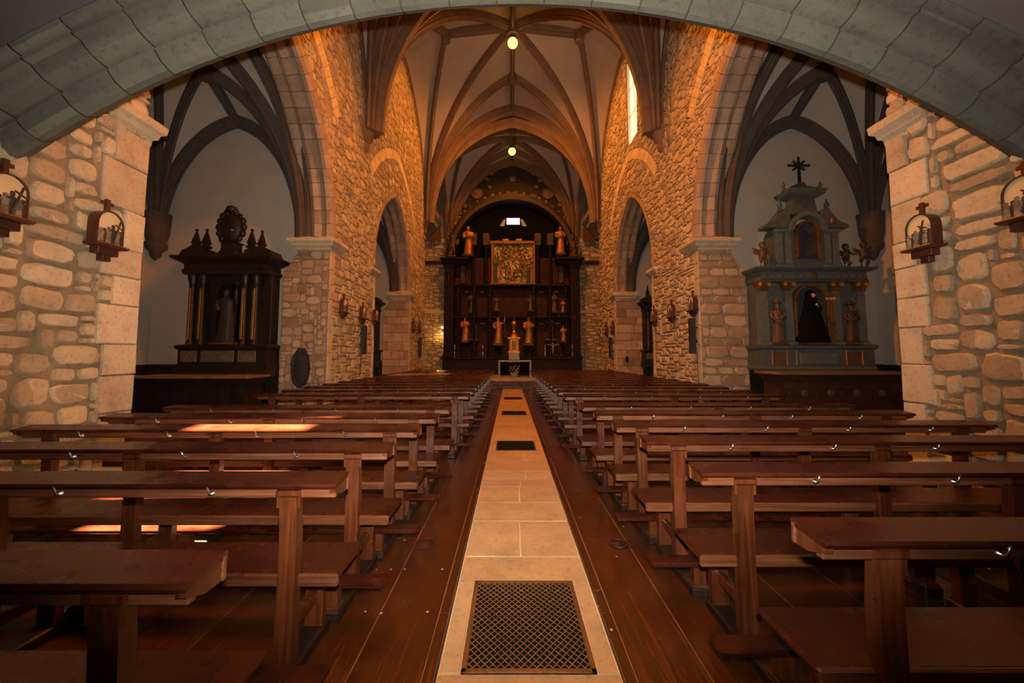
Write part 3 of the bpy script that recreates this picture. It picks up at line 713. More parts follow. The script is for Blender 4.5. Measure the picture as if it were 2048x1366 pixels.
for c in cuts:
    if c[0] == 'g':
        a, b = c[1], c[2]; xl, xr = -.335, .335
        for x0, x1 in ((-HS + .008, xl - .006), (xr + .006, HS - .008)): MB().box(x0, x1, a + .004, b - .004, -.05, .002, .004).build('slab', 'slab', fl)
        gr = thing('floor_grate', ['rusty diamond mesh floor grate at the bottom of the picture', 'dark floor grate in the stone strip, second from the viewer', 'dark floor grate in the stone strip, third from the viewer', 'dark floor grate in the stone strip, nearest the altar'][gidx], 'grate', (0, (a + b) / 2, 0), 'floor grates in the stone strip')
        hy = (b - a) / 2; f_ = MB()
        for x0, x1, y0_, y1_ in ((xl, xr, -hy, -hy + .028), (xl, xr, hy - .028, hy), (xl, xl + .028, -hy, hy), (xr - .028, xr, -hy, hy)): f_.box(x0, x1, y0_, y1_, -.002, .008, .003)
        f_.build('frame', 'grate_frame' if gidx == 0 else 'iron', gr)
        MB().box(xl, xr, -hy, hy, -.0035, -.003).build('pit', 'black', gr)  # black sheet just under the bars, painting the shade of a pit
        m_ = MB(); hx = xr - .028; hy2 = hy - .028; st = .040 if gidx == 0 else .08; sl = 1.25
        k = -hx * 2 - hy2 * 2
        while k < hx * 2 + hy2 * 2:
            for sg in (-1, 1):               # clip the line y = sg*sl*(x-k) to the opening
                xs_ = sorted((k - hy2 / sl, k + hy2 / sl)); x0, x1 = max(-hx, xs_[0]), min(hx, xs_[1])
                if x1 - x0 > .02: m_.tube([(x0, sg * sl * (x0 - k), sg * .001 + .003), (x1, sg * sl * (x1 - k), sg * .001 + .003)], .0031 if gidx == 0 else .005, 4)
            k += st
        m_.build('mesh_bars', 'rusty_iron' if gidx == 0 else 'iron', gr); gidx += 1
    else:
        a, b, n = c; xs = [-HS, HS] if n == 0 else ([-HS, q.uniform(-.1, .12), HS] if n == 1 else [-HS, .1, HS])
        for x0, x1 in zip(xs[:-1], xs[1:]): MB().box(x0 + .006, x1 - .006, a + .005, b - .005, -.05, q.uniform(0, .003), .004).build('slab', 'slab', fl)
for s in (-1, 1):
    b = MB(); c0 = (0, 0, .004); b.tube([(.075 * math.cos(t * math.pi / 10), .075 * math.sin(t * math.pi / 10), .005) for t in range(21)], .0045, 6)
    rg = thing('trapdoor_ring', f'small round iron lifting ring in the plank floor {"left" if s < 0 else "right"} of the strip', 'ring', (s * .80, 3.5, 0), 'lifting rings in the floor')
    b.build('ring', 'iron', rg); MB().lathe([(.03, -.001), (.03, .004), (.02, .008)], 10).build('plate', 'iron', rg)
st = struct(MB().box(-4.4, 4.4, 20.1, 25, -.05, .45, .01).build('floor_chancel', 'slab'), 'raised stone chancel floor before the high altar', 'floor')
for i, yy in enumerate((19.3, 19.7)): MB().box(-4.4, 4.4, yy, 20.2, -.05, .15 * (i + 1), .01).build('step', 'brown_wood', st)

# ------------------------------------------------------------------ pews
def make_pew(s, L=3.46):
    root = thing('pew', 'x', 'pew', (0, 0, 0), 'wooden pews in two blocks'); X = lambda a: s * a
    b = MB(); b.prism([(-.062, .898), (-.068, .910), (-.060, .922), (.100, .940), (.110, .930), (.104, .916)], X(0.0), X(L)); b.build('top_board', 'pew', root)
    b = MB(); b.box(X(.012), X(L - .07), -.034, .0, .846, .901, .006); b.build('back_rail', 'pew_edge', root)
    for a in (.0, L - .05):
        b = MB(); b.prism([(-.055, .880), (-.058, .905), (.098, .922), (.098, .852), (.02, .852)], X(a + .004), X(a + .034)); eb = b.build('end_bracket', 'pew_post', root); MB().box(X(a - .002), X(a + .036), .084, .104, .850, .926, .004).build('end_strip', 'pew_edge', eb)
    b = MB(); b.box(X(0), X(L), 0.0, .36, .435, .470, .012); b.build('seat', 'pew', root)
    b = MB(); b.box(X(.004), X(L - .004), -.004, .028, .405, .468, .008); b.build('seat_rail', 'pew_edge', root)
    for a in (.24, L * .5, L - .30):
        b = MB(); b.prism([(-.052, .0), (.03, .0), (.02, .45), (.028, .66), (.012, .852), (-.045, .852), (-.035, .66), (-.04, .40)], X(a - .043), X(a + .043)); b.build('post', 'pew_post', root)
        b = MB(); b.box(X(a - .05), X(a + .05), .265, .325, 0.05, .436, .006); b.build('leg', 'pew_post', root)
        b = MB(); b.box(X(a - .06), X(a + .06), -.355, .355, 0.0, .055, .008); b.build('foot_rail', 'dark_wood', root)
        b = MB(); b.prism([(-.04, .80), (-.04, .852), (-.052, .862), (-.052, .885), (-.034, .89), (-.034, .80)], X(a - .058), X(a + .058)); b.build('bracket', 'pew_post', root)
        b = MB(); b.box(X(a - .022), X(a + .022), .03, .28, .19, .25, .004); b.build('stretcher', 'pew_post', root)
        b = MB(); b.box(X(a - .04), X(a + .04), -.33, -.26, 0.05, .185, .006); b.box(X(a - .052), X(a + .052), -.345, -.25, 0.05, .075, .006); b.build('kneeler_leg', 'pew_post', root)
    b = MB(); b.box(X(-.075), X(L - .04), -.352, -.232, .183, .215, .008); b.build('kneeler', 'pew', root)
    for k in range(4):
        a = .62 + .75 * k; b = MB(); h = MB()
        b.lathe([(.014, -.034), (.015, -.038), (.010, -.046), (.005, -.050)], 10, (X(a), 0, .870), axis='y')
        hk = b.build('hook', 'metal', root, smooth=40)
        h.tube([(X(a), -.046, .868), (X(a), -.058, .872), (X(a + .003), -.060, .890), (X(a + .008), -.064, .910)], [.005, .006, .005, .006], 7); h.build('hook_arm', 'metal', hk, smooth='all')
    return root
ORD = ['nearest the viewer', 'second from the viewer', 'third from the viewer', 'fourth from the viewer', 'fifth from the viewer', 'sixth from the viewer'] + ['%s beyond the cross aisle' % o for o in ('first', 'second', 'third', 'fourth', 'fifth', 'sixth', 'seventh', 'eighth', 'ninth', 'tenth', 'eleventh', 'twelfth', 'thirteenth', 'fourteenth')]
YL = [1.24, 2.12, 2.86, 3.60, 4.32, 5.05] + [6.66 + .815 * k for k in range(14)]
YR = [1.50, 2.31, 3.10, 3.84, 4.56, 5.28] + [6.54 + .82 * k for k in range(14)]
for s, ys, nm in ((-1, YL, 'left'), (1, YR, 'right')):
    proto = make_pew(s); proto.name = 'pew'
    for i, yy in enumerate(ys):
        t = min(1, (yy - 1.2) / 5.5); xin = s * (.985 - .24 * t)
        lab = f'dark red-brown wooden pew {nm} of the stone strip, {ORD[i]}'
        if i == 0: proto.location = (xin, yy, 0); proto['label'] = lab
        else: copy_tree(proto, (xin, yy, 0), 0.0, lab)

# ------------------------------------------------------------------ carved figures
def remesh(mb, voxel):
    me = mb.mesh('tmp', recalc=True); o = bpy.data.objects.new('tmp', me); COL.objects.link(o)
    m = o.modifiers.new('r', 'REMESH'); m.mode = 'VOXEL'; m.voxel_size = voxel; m.use_smooth_shade = True
    sm = o.modifiers.new('s', 'SMOOTH'); sm.factor = .5; sm.iterations = 2
    dg = bpy.context.evaluated_depsgraph_get(); out = bpy.data.meshes.new_from_object(o.evaluated_get(dg)); bpy.data.objects.remove(o); out.name = 'figure'; return out
def figure_mesh(kind):
    b = MB()
    def loft(rings, n=14):
        vs = []; fs = []
        for (cx, cy, z, rx, ry) in rings:
            for i in range(n):
                a = 2 * math.pi * i / n; f = 1 + .06 * math.sin(5 * a) * (1 if z < .55 else 0)
                vs.append((cx + rx * f * math.cos(a), cy + ry * f * math.sin(a), z))
        for k in range(len(rings) - 1):
            for i in range(n): fs.append((k * n + i, k * n + (i + 1) % n, (k + 1) * n + (i + 1) % n, (k + 1) * n + i))
        fs += [tuple(range(n - 1, -1, -1)), tuple(range((len(rings) - 1) * n, len(rings) * n))]; b.add(vs, fs)
    def head(x, y, z, r=.062, hat=None):
        b.ball((x, y, z), r, 12, 1.25); b.ball((x, y - r * .98, z - r * .1), r * .2, 6, 1.6); b.ball((x, y + r * .25, z + r * .3), r * 1.05, 12, 1.0)
        b.ball((x, y - r * .7, z - r * .85), r * .45, 8, .9)
        for e in (-1, 1): b.ball((x + e * r * .95, y, z), r * .22, 6, 1.5)
    def arm(path, rs): b.tube(path, rs, 8); b.ball(path[-1], rs[-1] * 1.25, 8)
    if kind in ('saint', 'saint_raised', 'bishop'):
        loft([(0, 0, 0, .17, .13), (0, 0, .03, .17, .13), (.01, 0, .2, .145, .115), (.02, 0, .42, .13, .10), (.02, 0, .55, .115, .09), (.01, 0, .66, .125, .09), (0, 0, .76, .15, .085), (0, 0, .81, .12, .075), (0, 0, .835, .05, .05), (0, 0, .87, .042, .045)])
        head(0, -.01, .925)
        arm([(-.14, 0, .78), (-.17, -.03, .66), (-.13, -.11, .57), (-.05, -.15, .60)], [.05, .046, .038, .03])
        if kind == 'saint_raised': arm([(.14, 0, .78), (.20, -.04, .74), (.24, -.10, .86), (.25, -.12, .95)], [.05, .046, .036, .028]); b.tube([(.25, -.12, .2), (.25, -.12, 1.12)], .014, 6)
        else: arm([(.14, 0, .78), (.17, -.03, .66), (.12, -.12, .60), (.04, -.15, .63)], [.05, .046, .038, .03]); b.box(-.02, .06, -.19, -.15, .58, .68)
        if kind == 'bishop': b.lathe([(.075, 0), (.08, .05), (.12, .055), (.12, .075), (.07, .09), (.055, .14), (.01, .16)], 10, (0, 0, .95))
    elif kind == 'madonna':
        loft([(0, 0, 0, .33, .20), (0, 0, .06, .32, .19), (0, 0, .3, .24, .16), (0, 0, .55, .16, .12), (0, 0, .70, .12, .10), (0, 0, .78, .11, .09), (0, 0, .86, .085, .085), (0, .01, .95, .075, .085), (0, .01, .995, .03, .04)])
        head(0, -.035, .885, .052)
        arm([(-.10, -.02, .70), (-.10, -.10, .62), (-.02, -.15, .66)], [.05, .045, .03]); arm([(.10, -.02, .70), (.10, -.10, .62), (.02, -.15, .66)], [.05, .045, .03])
    elif kind == 'putto':
        loft([(0, 0, .38, .10, .09), (0, 0, .45, .14, .11), (0, -.01, .58, .13, .11), (0, 0, .70, .12, .09), (0, 0, .75, .05, .05), (0, 0, .79, .05, .05)])
        head(0, -.02, .88, .105)
        arm([(-.06, 0, .42), (-.12, -.12, .28), (-.09, -.03, .08), (-.10, -.10, .02)], [.075, .07, .045, .035]); arm([(.06, 0, .42), (.10, -.08, .24), (.08, .02, .06), (.09, -.06, .0)], [.075, .07, .045, .035])
        arm([(-.11, 0, .70), (-.20, -.05, .60), (-.27, -.10, .70)], [.045, .04, .03]); arm([(.11, 0, .70), (.20, -.04, .62), (.26, -.10, .55)], [.045, .04, .03])
        for e in (-1, 1): b.add([(e * .04, .08, .70), (e * .30, .12, .86), (e * .26, .12, .55), (e * .06, .08, .55), (e * .04, .11, .70), (e * .30, .15, .86), (e * .26, .15, .55), (e * .06, .11, .55)], [(0, 1, 2, 3), (7, 6, 5, 4), (0, 4, 5, 1), (1, 5, 6, 2), (2, 6, 7, 3), (3, 7, 4, 0)])
    return remesh(b, .018 if kind != 'putto' else .022)
FIG = {}
def figure(kind, mat, label, cat, loc, height, group=None, rz=0.0, name='statue', base_mat='old_gold', pedestal=True):
    if (kind, mat) not in FIG:
        me = figure_mesh(kind) if not any(k[0] == kind for k in FIG) else next(v for k, v in FIG.items() if k[0] == kind).copy()
        me.materials.clear(); me.materials.append(MATS[mat]); FIG[(kind, mat)] = me
    t = thing(name, label, cat, loc, group, rz); t.scale = (height,) * 3
    put('figure', FIG[(kind, mat)], mat, t, (0, 0, .04 if pedestal else 0))
    if pedestal: MB().mould(-.16, .16, -.13, .13, [(0, .03), (.02, .03), (.03, 0), (.045, .01)]).build('pedestal', base_mat, t)
    return t

# ------------------------------------------------------------------ stations of the cross
def station_proto():
    t = thing('station_of_the_cross', 'x', 'wall shrine', group='stations of the cross')     # front faces -y, back on y = 0
    hw, hz, z0 = .145, .215, .0
    def arch_pts(w_, h_, n=12): return [(-w_, 0)] + [(-w_ * math.cos(math.pi * i / n), h_ + w_ * math.sin(math.pi * i / n)) for i in range(n + 1)] + [(w_, 0)]
    o, i_ = arch_pts(hw, hz), arch_pts(hw - .014, hz); b = MB()
    for p0, p1, q0, q1 in zip(o[:-1], o[1:], i_[:-1], i_[1:]):
        b.add([(p0[0], -.11, p0[1]), (p1[0], -.11, p1[1]), (q1[0], -.11, q1[1]), (q0[0], -.11, q0[1]), (p0[0], 0, p0[1]), (p1[0], 0, p1[1]), (q1[0], 0, q1[1]), (q0[0], 0, q0[1])], [(0, 1, 2, 3), (0, 4, 5, 1), (3, 2, 6, 7)])
    b.build('niche_frame', 'station_wood', t)
    MB().prism(arch_pts(hw - .012, hz), -.096, -.004, 'xz').build('backdrop', 'cream', t)
    MB().mould(-hw, hw, -.14, 0, [(-.035, .0), (-.03, .01), (-.012, .025), (0, .02)]).build('shelf', 'station_wood', t)
    MB().box(-.11, .11, -.10, 0, -.11, -.035, .004).build('bracket', 'station_wood', t); MB().box(-.035, .055, -.075, 0, -.175, -.11, .004).build('bracket_foot', 'station_wood', t)
    c = MB(); c.box(-.022, .022, -.065, -.03, hz + hw - .01, hz + hw + .13, .003); c.box(-.065, .065, -.055, -.035, hz + hw + .07, hz + hw + .105, .003); c.build('cross', 'station_wood', t)
    q = random.Random(4); f = MB(); fk = MB()
    for k in range(6):
        x = -.105 + .042 * k + q.uniform(-.008, .008); h = q.uniform(.15, .24); g = f if k % 2 else fk
        g.lathe([(.032, 0), (.026, h * .5), (.034, h * .72), (.012, h * .80), (.02, h * .86), (.02, h * .95), (.004, h)], 8, (x, -.112 + .010 * (k % 2), 0), 1, .5)
    f.tube([(.01, -.13, .03), (.08, -.13, .27)], .009, 6); f.tube([(.02, -.13, .22), (.11, -.13, .18)], .008, 6)
    f.build('carved_group', 'robe_dark', t, smooth=40); fk.build('carved_group', 'station_group', t, smooth=40)
    return t
scene_paint('station_group', [(0.09, 0.10, 0.09), (0.30, 0.25, 0.17), (0.13, 0.07, 0.045), (0.20, 0.20, 0.17)], 28, 0.6)
sp = station_proto(); first = True
def station(s, y, z, lab):
    global first
    x = s * (W - .05); rz = R(90) if s < 0 else R(-90)
    if first: sp.location = (x, y, z); sp.rotation_euler = (0, 0, rz); sp['label'] = lab; first = False
    else: copy_tree(sp, (x, y, z), rz, lab)
for s, rows in ((-1, [(3.38, 2.73), (4.27, 2.72), (10.50, 2.66), (11.88, 2.62), (13.0, 2.66), (18.15, 2.72), (19.35, 2.72)]), (1, [(3.46, 2.75), (4.36, 2.72), (10.0, 2.66), (11.35, 2.62), (12.75, 2.62), (17.95, 2.62), (19.1, 2.6)])):
    nm = 'left' if s < 0 else 'right'
    labs = [f'arched wooden station with carved group, cut by the {nm} edge of the picture', f'arched wooden station with cross on the near {nm} rubble wall, beside the opening', f'small arched wooden station on the second {nm} pier, nearest of its three', f'small arched wooden station on the second {nm} pier, middle of three', f'small arched wooden station on the second {nm} pier, last before the far arch', f'small arched wooden station on the farthest {nm} pier, first of two', f'small arched wooden station on the farthest {nm} pier, nearest the altar']
    for (y, z), lb in zip(rows, labs): station(s, y, z, lb)

# ------------------------------------------------------------------ loudspeakers, medallion, sockets
def speaker(s, y, z, h, lab):
    t = thing('column_loudspeaker', lab, 'loudspeaker', (s * (W - .05), y, z), 'column loudspeakers on the piers', R(90) if s < 0 else R(-90))
    MB().box(-.075, .075, -.15, -.03, 0, h, .01).build('case', 'speaker_case', t); MB().box(-.062, .062, -.158, -.15, .02, h - .02, .004).build('grille', 'speaker_case', t)
    MB().box(-.02, .02, -.04, .03, h * .3, h * .36).build('bracket', 'iron', t); MB().box(-.02, .02, -.04, .03, h * .7, h * .76).build('bracket', 'iron', t)
    MB().tube([(.03, -.01, 0), (.035, .0, -.4), (.03, 0, -1.2)], .006, 5).build('cable', 'black', t)
speaker(-1, 11.9, 1.58, .84, 'black column loudspeaker below the middle station of the second left pier'); speaker(-1, 19.3, 1.45, .95, 'black column loudspeaker on the farthest left pier')
speaker(1, 10.0, 1.60, .86, 'black column loudspeaker below the nearest station of the second right pier'); speaker(1, 18.2, 1.45, .90, 'black column loudspeaker on the farthest right pier')
t = thing('oval_wreath', 'dark oval wreath plaque hanging on the second left pier face', 'plaque', (-5.05 - .02, Y2 - .035, 1.26))
b = MB(); b.lathe([(.20, 0), (.20, -.03), (.12, -.05), (.01, -.055)], 20, sx=1.05, sy=2.1, axis='y'); b.build('plate', 'wreath', t, smooth=40)
q = random.Random(9)
for k in range(30):
    a = 2 * math.pi * k / 30; b = MB(); b.ball((.205 * math.cos(a), -.03, .43 * math.sin(a)), .038 + q.uniform(-.008, .01), 6, 1.4, 1, .6); b.build('leaf', 'wreath', t, smooth='all')
t = thing('wall_socket', 'small black wall box on the farthest right pier face', 'wall box', (W + .42, Y4 - .03, 1.28)); MB().box(-.05, .05, -.06, 0, 0, .22, .008).build('box', 'black', t); MB().tube([(0, -.02, 0), (.03, -.02, -.3)], .01, 5).build('cable', 'black', t)

# ------------------------------------------------------------------ left chapel altarpiece (dark wood)
def obelisk(x, y, z, h=.46):
    b = MB(); b.mould(x - .055, x + .055, y - .055, y + .055, [(z, .03), (z + .04, .03), (z + .06, 0), (z + .10, .0), (z + .11, .02), (z + .13, .02), (z + .14, .012), (z + h * .9, -.045)]); b.ball((x, y, z + h * .93), .035, 10); return b
def dark_altarpiece(label, loc, rz=0.0, sc_=1.0):
    t = thing('dark_altarpiece', label, 'altarpiece', loc, rz=rz); t.scale = (sc_,) * 3
    MB().mould(-1.0, 1.0, -.1, .45, [(1.02, 0), (1.06, .03), (1.34, .03), (1.36, 0), (1.68, 0), (1.72, .05), (1.77, .06), (1.80, 0)]).build('predella', 'dark_wood', t)
    for x0, x1 in ((-.94, -.56), (-.48, .28), (.36, .78)): MB().box(x0, x1, -.115, -.09, 1.40, 1.66, .01).build('predella_panel', 'predella_stone', t)
    MB().box(-.95, .95, .12, .45, 1.79, 3.45, .01).build('back_panel', 'dark_wood', t)
    for x in (-.82, -.58, .40, .66):
        c = MB(); c.lathe([(.085, 1.80), (.085, 1.86), (.065, 1.90), (.072, 2.3), (.062, 3.12), (.08, 3.16), (.07, 3.2), (.10, 3.32), (.11, 3.38), (.10, 3.42)], 12, (x, 0, 0)); cc = c.build('column', 'dark_wood', t, smooth=35)
        for k in range(3):
            a = R(-90 + 34 * (k - 1)); MB().tube([(x + .073 * math.cos(a), .073 * math.sin(a), 1.92), (x + .064 * math.cos(a), .064 * math.sin(a), 3.1)], .011, 5).build('gilt_fillet', 'gold' if k == 1 else 'old_gold', cc)
    b = MB(); n = 12
    for (w0, w1, y_) in ((.30, .36, .08),):
        pts = [(-w1, 1.85)] + [(-w1 * math.cos(math.pi * i / n), 2.95 + w1 * math.sin(math.pi * i / n)) for i in range(n + 1)] + [(w1, 1.85)]; ip = [(-w0, 1.85)] + [(-w0 * math.cos(math.pi * i / n), 2.95 + w0 * math.sin(math.pi * i / n)) for i in range(n + 1)] + [(w0, 1.85)]
        for p0, p1, q0, q1 in zip(pts[:-1], pts[1:], ip[:-1], ip[1:]): b.add([(p0[0], y_, p0[1]), (p1[0], y_, p1[1]), (q1[0], y_, q1[1]), (q0[0], y_, q0[1]), (p0[0], .14, p0[1]), (p1[0], .14, p1[1]), (q1[0], .14, q1[1]), (q0[0], .14, q0[1])], [(0, 1, 2, 3), (0, 4, 5, 1), (3, 2, 6, 7)])
    b.build('niche_frame', 'dark_wood', t)
    MB().prism(ip, .105, .12, 'xz').build('niche_back', 'black', t)
    MB().mould(-.96, .96, -.12, .45, [(3.42, 0), (3.45, .02), (3.52, .03), (3.54, 0), (3.66, 0), (3.70, .06), (3.74, .14), (3.79, .20), (3.82, .2), (3.85, .02)]).build('entablature', 'dark_wood', t)
    for sg in (-1, 1):
        p = [(sg * 1.1, 3.84), (sg * 1.02, 3.98), (sg * .8, 4.08), (sg * .58, 4.06), (sg * .42, 3.97), (sg * .36, 3.86)]; MB().prism(p, -.14, .3, 'xz').build('pediment_scroll', 'dark_wood', t)
    for x in (-.80, -.56, .50, .74): obelisk(x, .0, 4.06 if x != .74 else 4.02).build('obelisk', 'dark_wood', t)
    MB().mould(-.15, .15, -.1, .2, [(3.84, .05), (3.9, .05), (4.0, 0), (4.16, 0), (4.2, .04)]).build('crest_pedestal', 'dark_wood', t)
    b = MB(); q = random.Random(2)
    b.lathe([(.26, .05), (.28, -.02), (.2, -.08), (.05, -.11)], 18, (0, 0, 4.55), 1.0, 1.25, axis='y'); b.build('crest_shield', 'dark_wood', t, smooth=40)
    for k in range(16):
        a = 2 * math.pi * k / 16; bb = MB(); bb.ball((.29 * math.cos(a), -.0, 4.56 + .37 * math.sin(a)), .075 + q.uniform(-.01, .015), 7, 1.1, 1, .7); bb.build('crest_scroll', 'dark_wood', t, smooth='all')
    bb = MB(); bb.ball((0, 0, 4.98), .13, 8, .8); bb.ball((-.09, 0, 4.94), .07, 7); bb.ball((.09, 0, 4.94), .07, 7); bb.build('crest_crown', 'dark_wood', t, smooth='all')
    MB().ball((.12, -.13, 4.45), .03, 8).build('gilt_knob', 'gold', t); MB().ball((.42, -.17, 3.92), .03, 8).build('gilt_knob', 'gold', t)
    return t
def altar_table(label, loc, w_, mat='dark_wood', carved=False, h=1.1):
    t = thing('altar_table', label, 'altar', loc)
    MB().mould(-w_ * .44, w_ * .44, -.28, .35, [(0, .04), (.08, .04), (.1, 0), (h - .22, 0), (h - .12, .05), (h - .06, .1)]).build('body', mat, t)
    MB().box(-w_ / 2, w_ / 2, -.42, .40, h - .055, h, .008).build('table_top', 'table_edge', t)
    if carved:
        for k in range(9): x = -w_ * .38 + w_ * .76 * k / 8; MB().lathe([(.075, 0), (.075, -.02), (.03, -.03), (.02, -.012)], 8, (x, -.28, h - .42), axis='y').build('rosette', 'robe_brown' if k % 2 else 'brown_wood', t)
        MB().box(-w_ * .43, w_ * .43, -.30, -.28, h - .56, h - .52).build('moulding', 'brown_wood', t); MB().box(-w_ * .43, w_ * .43, -.30, -.28, h - .32, h - .28).build('moulding', 'brown_wood', t)
    return t
dark_altarpiece('tall blackish carved altarpiece with gilt columns, spires and crest in the left chapel', (-6.66, Y2 - .38, 0))
figure('saint_raised', 'robe_black', 'dark robed saint statue in the niche of the left chapel altarpiece', 'statue', (-6.66, Y2 - .40, 1.80), 1.25)
altar_table('dark wooden altar table in the left chapel', (-6.58, Y2 - 1.15, 0), 2.45, 'dark_wood', False, 1.14)
dark_altarpiece('blackish altarpiece glimpsed through the far arch on the left', (-6.7, Y4 - .38, 0))
dark_altarpiece('blackish altarpiece glimpsed through the far arch on the right', (6.55, Y4 - .38, 0))

# ------------------------------------------------------------------ right chapel altarpiece (blue grey, gilt)
XR = 6.86
t = thing('grey_altarpiece', 'tall grey-blue painted altarpiece with gilt details in the right chapel', 'altarpiece', (XR, Y2 - .42, 0))
Yf = Y2 - .42
def px(p_, q_): x, z = at(p_, q_, Yf); return x - XR, z
MB().mould(-1.28, 1.28, -.12, .45, [(1.20, 0), (1.25, .04), (1.30, .02), (1.32, 0), (1.68, 0), (1.72, .05), (1.77, .06), (1.80, .0)]).build('predella', 'blue_grey', t)
for x0, x1 in ((-1.05, -.72), (.62, .98)):
    pnl = MB().box(x0, x1, -.135, -.11, 1.36, 1.62, .008).build('predella_panel', 'robe_brown', t)
    for x in (x0, x1): MB().tube([(x, -.15, 1.34), (x, -.15, 1.66)], .014, 6).build('gilt_rod', 'gold', pnl)
MB().box(-.42, .44, -.135, -.11, 1.36, 1.62, .02).build('predella_relief', 'blue_grey_light', t)
MB().tube([(-.50, -.14, 1.34), (-.50, -.14, 1.66)], .014, 6).build('gilt_rod', 'gold', t)
MB().box(-1.22, 1.22, .08, .45, 1.79, 3.35, .01).build('back_panel', 'blue_grey', t)
for x in (-1.12, -.55, .55, 1.12):
    pil = MB().mould(x - .09, x + .09, -.06, .1, [(1.80, .03), (1.86, .03), (1.88, 0), (3.02, -.008), (3.04, .02), (3.06, .0)]).build('pilaster', 'blue_grey_light', t)
    MB().mould(x - .10, x + .10, -.07, .1, [(3.05, -.01), (3.12, .02), (3.16, .0), (3.22, .05), (3.25, .05)]).build('gilt_capital', 'old_gold', pil)
    for e in (-1, 1): MB().ball((x + e * .10, -.10, 3.18), .05, 8).build('gilt_scroll', 'gold', pil)
def arch_frame(t, name, x, w0, w1, z0, zs, yf, yb, mat, n=14):
    b = MB(); pts = [(x - w1, z0)] + [(x - w1 * math.cos(math.pi * i / n), zs + w1 * math.sin(math.pi * i / n)) for i in range(n + 1)] + [(x + w1, z0)]
    ip = [(x - w0, z0)] + [(x - w0 * math.cos(math.pi * i / n), zs + w0 * math.sin(math.pi * i / n)) for i in range(n + 1)] + [(x + w0, z0)]
    for p0, p1, q0, q1 in zip(pts[:-1], pts[1:], ip[:-1], ip[1:]): b.add([(p0[0], yf, p0[1]), (p1[0], yf, p1[1]), (q1[0], yf, q1[1]), (q0[0], yf, q0[1]), (p0[0], yb, p0[1]), (p1[0], yb, p1[1]), (q1[0], yb, q1[1]), (q0[0], yb, q0[1])], [(0, 1, 2, 3), (0, 4, 5, 1), (3, 2, 6, 7)])
    return b.build(name, mat, t, smooth=30), ip
fr, ip = arch_frame(t, 'niche_frame', -.02, .36, .42, 1.82, 2.78, -.04, .1, 'old_gold'); MB().prism(ip, .06, .08, 'xz').build('niche_back', 'blue_glass', t)
for k in range(3): MB().tube([(.32 + .06 * k, -.09, 1.83), (.32 + .06 * k, -.09, 2.78)], .022, 6).build('gilt_rod', 'old_gold', t); MB().ball((.30 + .08 * k, -.10, 2.84), .045, 8).build('gilt_flower', 'gold', t)
MB().tube([(-.40, -.06, 1.83), (-.40, -.06, 2.78)], .02, 6).build('gilt_rod', 'old_gold', t)
for x in (-.84, .84):
    nf, ip2 = arch_frame(t, 'side_niche', x, .20, .235, 1.84, 2.68, .03, .1, 'blue_grey_light'); MB().prism(ip2, .072, .085, 'xz').build('niche_back', 'blue_grey', t); MB().ball((x + .12, -.0, 2.85), .025, 6).build('gilt_knob', 'gold', t)
MB().mould(-1.22, 1.22, -.10, .45, [(3.24, 0), (3.27, .03), (3.30, .01), (3.46, .01), (3.48, .06), (3.52, .14), (3.56, .16), (3.58, .02)]).build('entablature', 'blue_grey', t)
q = random.Random(6)
for k in range(14): x = -1.1 + 2.2 * k / 13; MB().ball((x, -.11, 3.38), .05, 6, .6, 1.2, .5).build('frieze_scroll', 'blue_grey_light', t)
MB().ball((0.0, -.13, 3.38), .085, 8, 1.1, 1, .6).build('gilt_rosette', 'robe_brown', t)
# upper storey
MB().prism([(-.86, 3.58), (-.80, 3.75), (-.78, 4.38), (-.70, 4.55), (.70, 4.55), (.78, 4.38), (.80, 3.75), (.90, 3.58)], .08, .42, 'xz').build('attic_panel', 'blue_grey', t)
for x in (-.66, -.46, .46, .66): MB().mould(x - .065, x + .065, .0, .1, [(3.60, .02), (3.66, .02), (3.68, 0), (4.42, 0), (4.44, .03), (4.5, .04), (4.52, 0)]).build('pilaster', 'blue_grey_light', t)
fr, ip = arch_frame(t, 'upper_frame', .01, .245, .285, 3.82, 4.42, -.02, .1, 'old_gold'); MB().prism(ip, .05, .08, 'xz').build('painting', 'dark_painting', t)
arch_frame(t, 'arched_hood', .01, .33, .44, 4.48, 4.48, -.06, .2, 'blue_grey_light')
for sg in (-1, 1):
    MB().prism([(sg * .36, 4.52), (sg * .98, 4.55), (sg * .96, 4.62), (sg * .76, 4.70), (sg * .60, 4.90), (sg * .48, 5.02), (sg * .40, 4.98)], .0, .32, 'xz').build('attic_scroll', 'blue_grey', t)
    MB().lathe([(.05, 4.98), (.06, 5.02), (.03, 5.05), (.055, 5.12), (.05, 5.17), (.015, 5.22), (.025, 5.25), (.005, 5.3)], 8, (sg * .56, .1, -.02)).build('urn', 'blue_grey', t, smooth=40)
    MB().lathe([(.05, 5.44), (.05, 5.5), (.02, 5.53), (.045, 5.60), (.02, 5.66), (.005, 5.7)], 8, (sg * .44, .1, 0)).build('urn', 'blue_grey', t, smooth=40)
MB().mould(-.30, .30, .05, .32, [(4.86, .05), (4.92, .0), (5.26, -.03), (5.30, .04), (5.36, .12), (5.42, .15), (5.45, .15), (5.50, .05), (5.62, -.12), (5.66, -.25)]).build('crown_block', 'blue_grey', t)
MB().ball((.58, -.06, 4.68), .08, 8, 1, 1, .5).build('gilt_rosette', 'old_gold', t)
b = MB(); b.box(-.028, .028, .15, .19, 5.6, 6.22)
for k in range(4):
    a = R(45 * k); l = .26 if k % 2 == 0 else .20; b.tube([(-l * math.cos(a), .17, 6.12 - l * math.sin(a) * .8), (l * math.cos(a), .17, 6.12 + l * math.sin(a) * .8)], .028, 6)
b.build('star_cross', 'dark_wood', t)
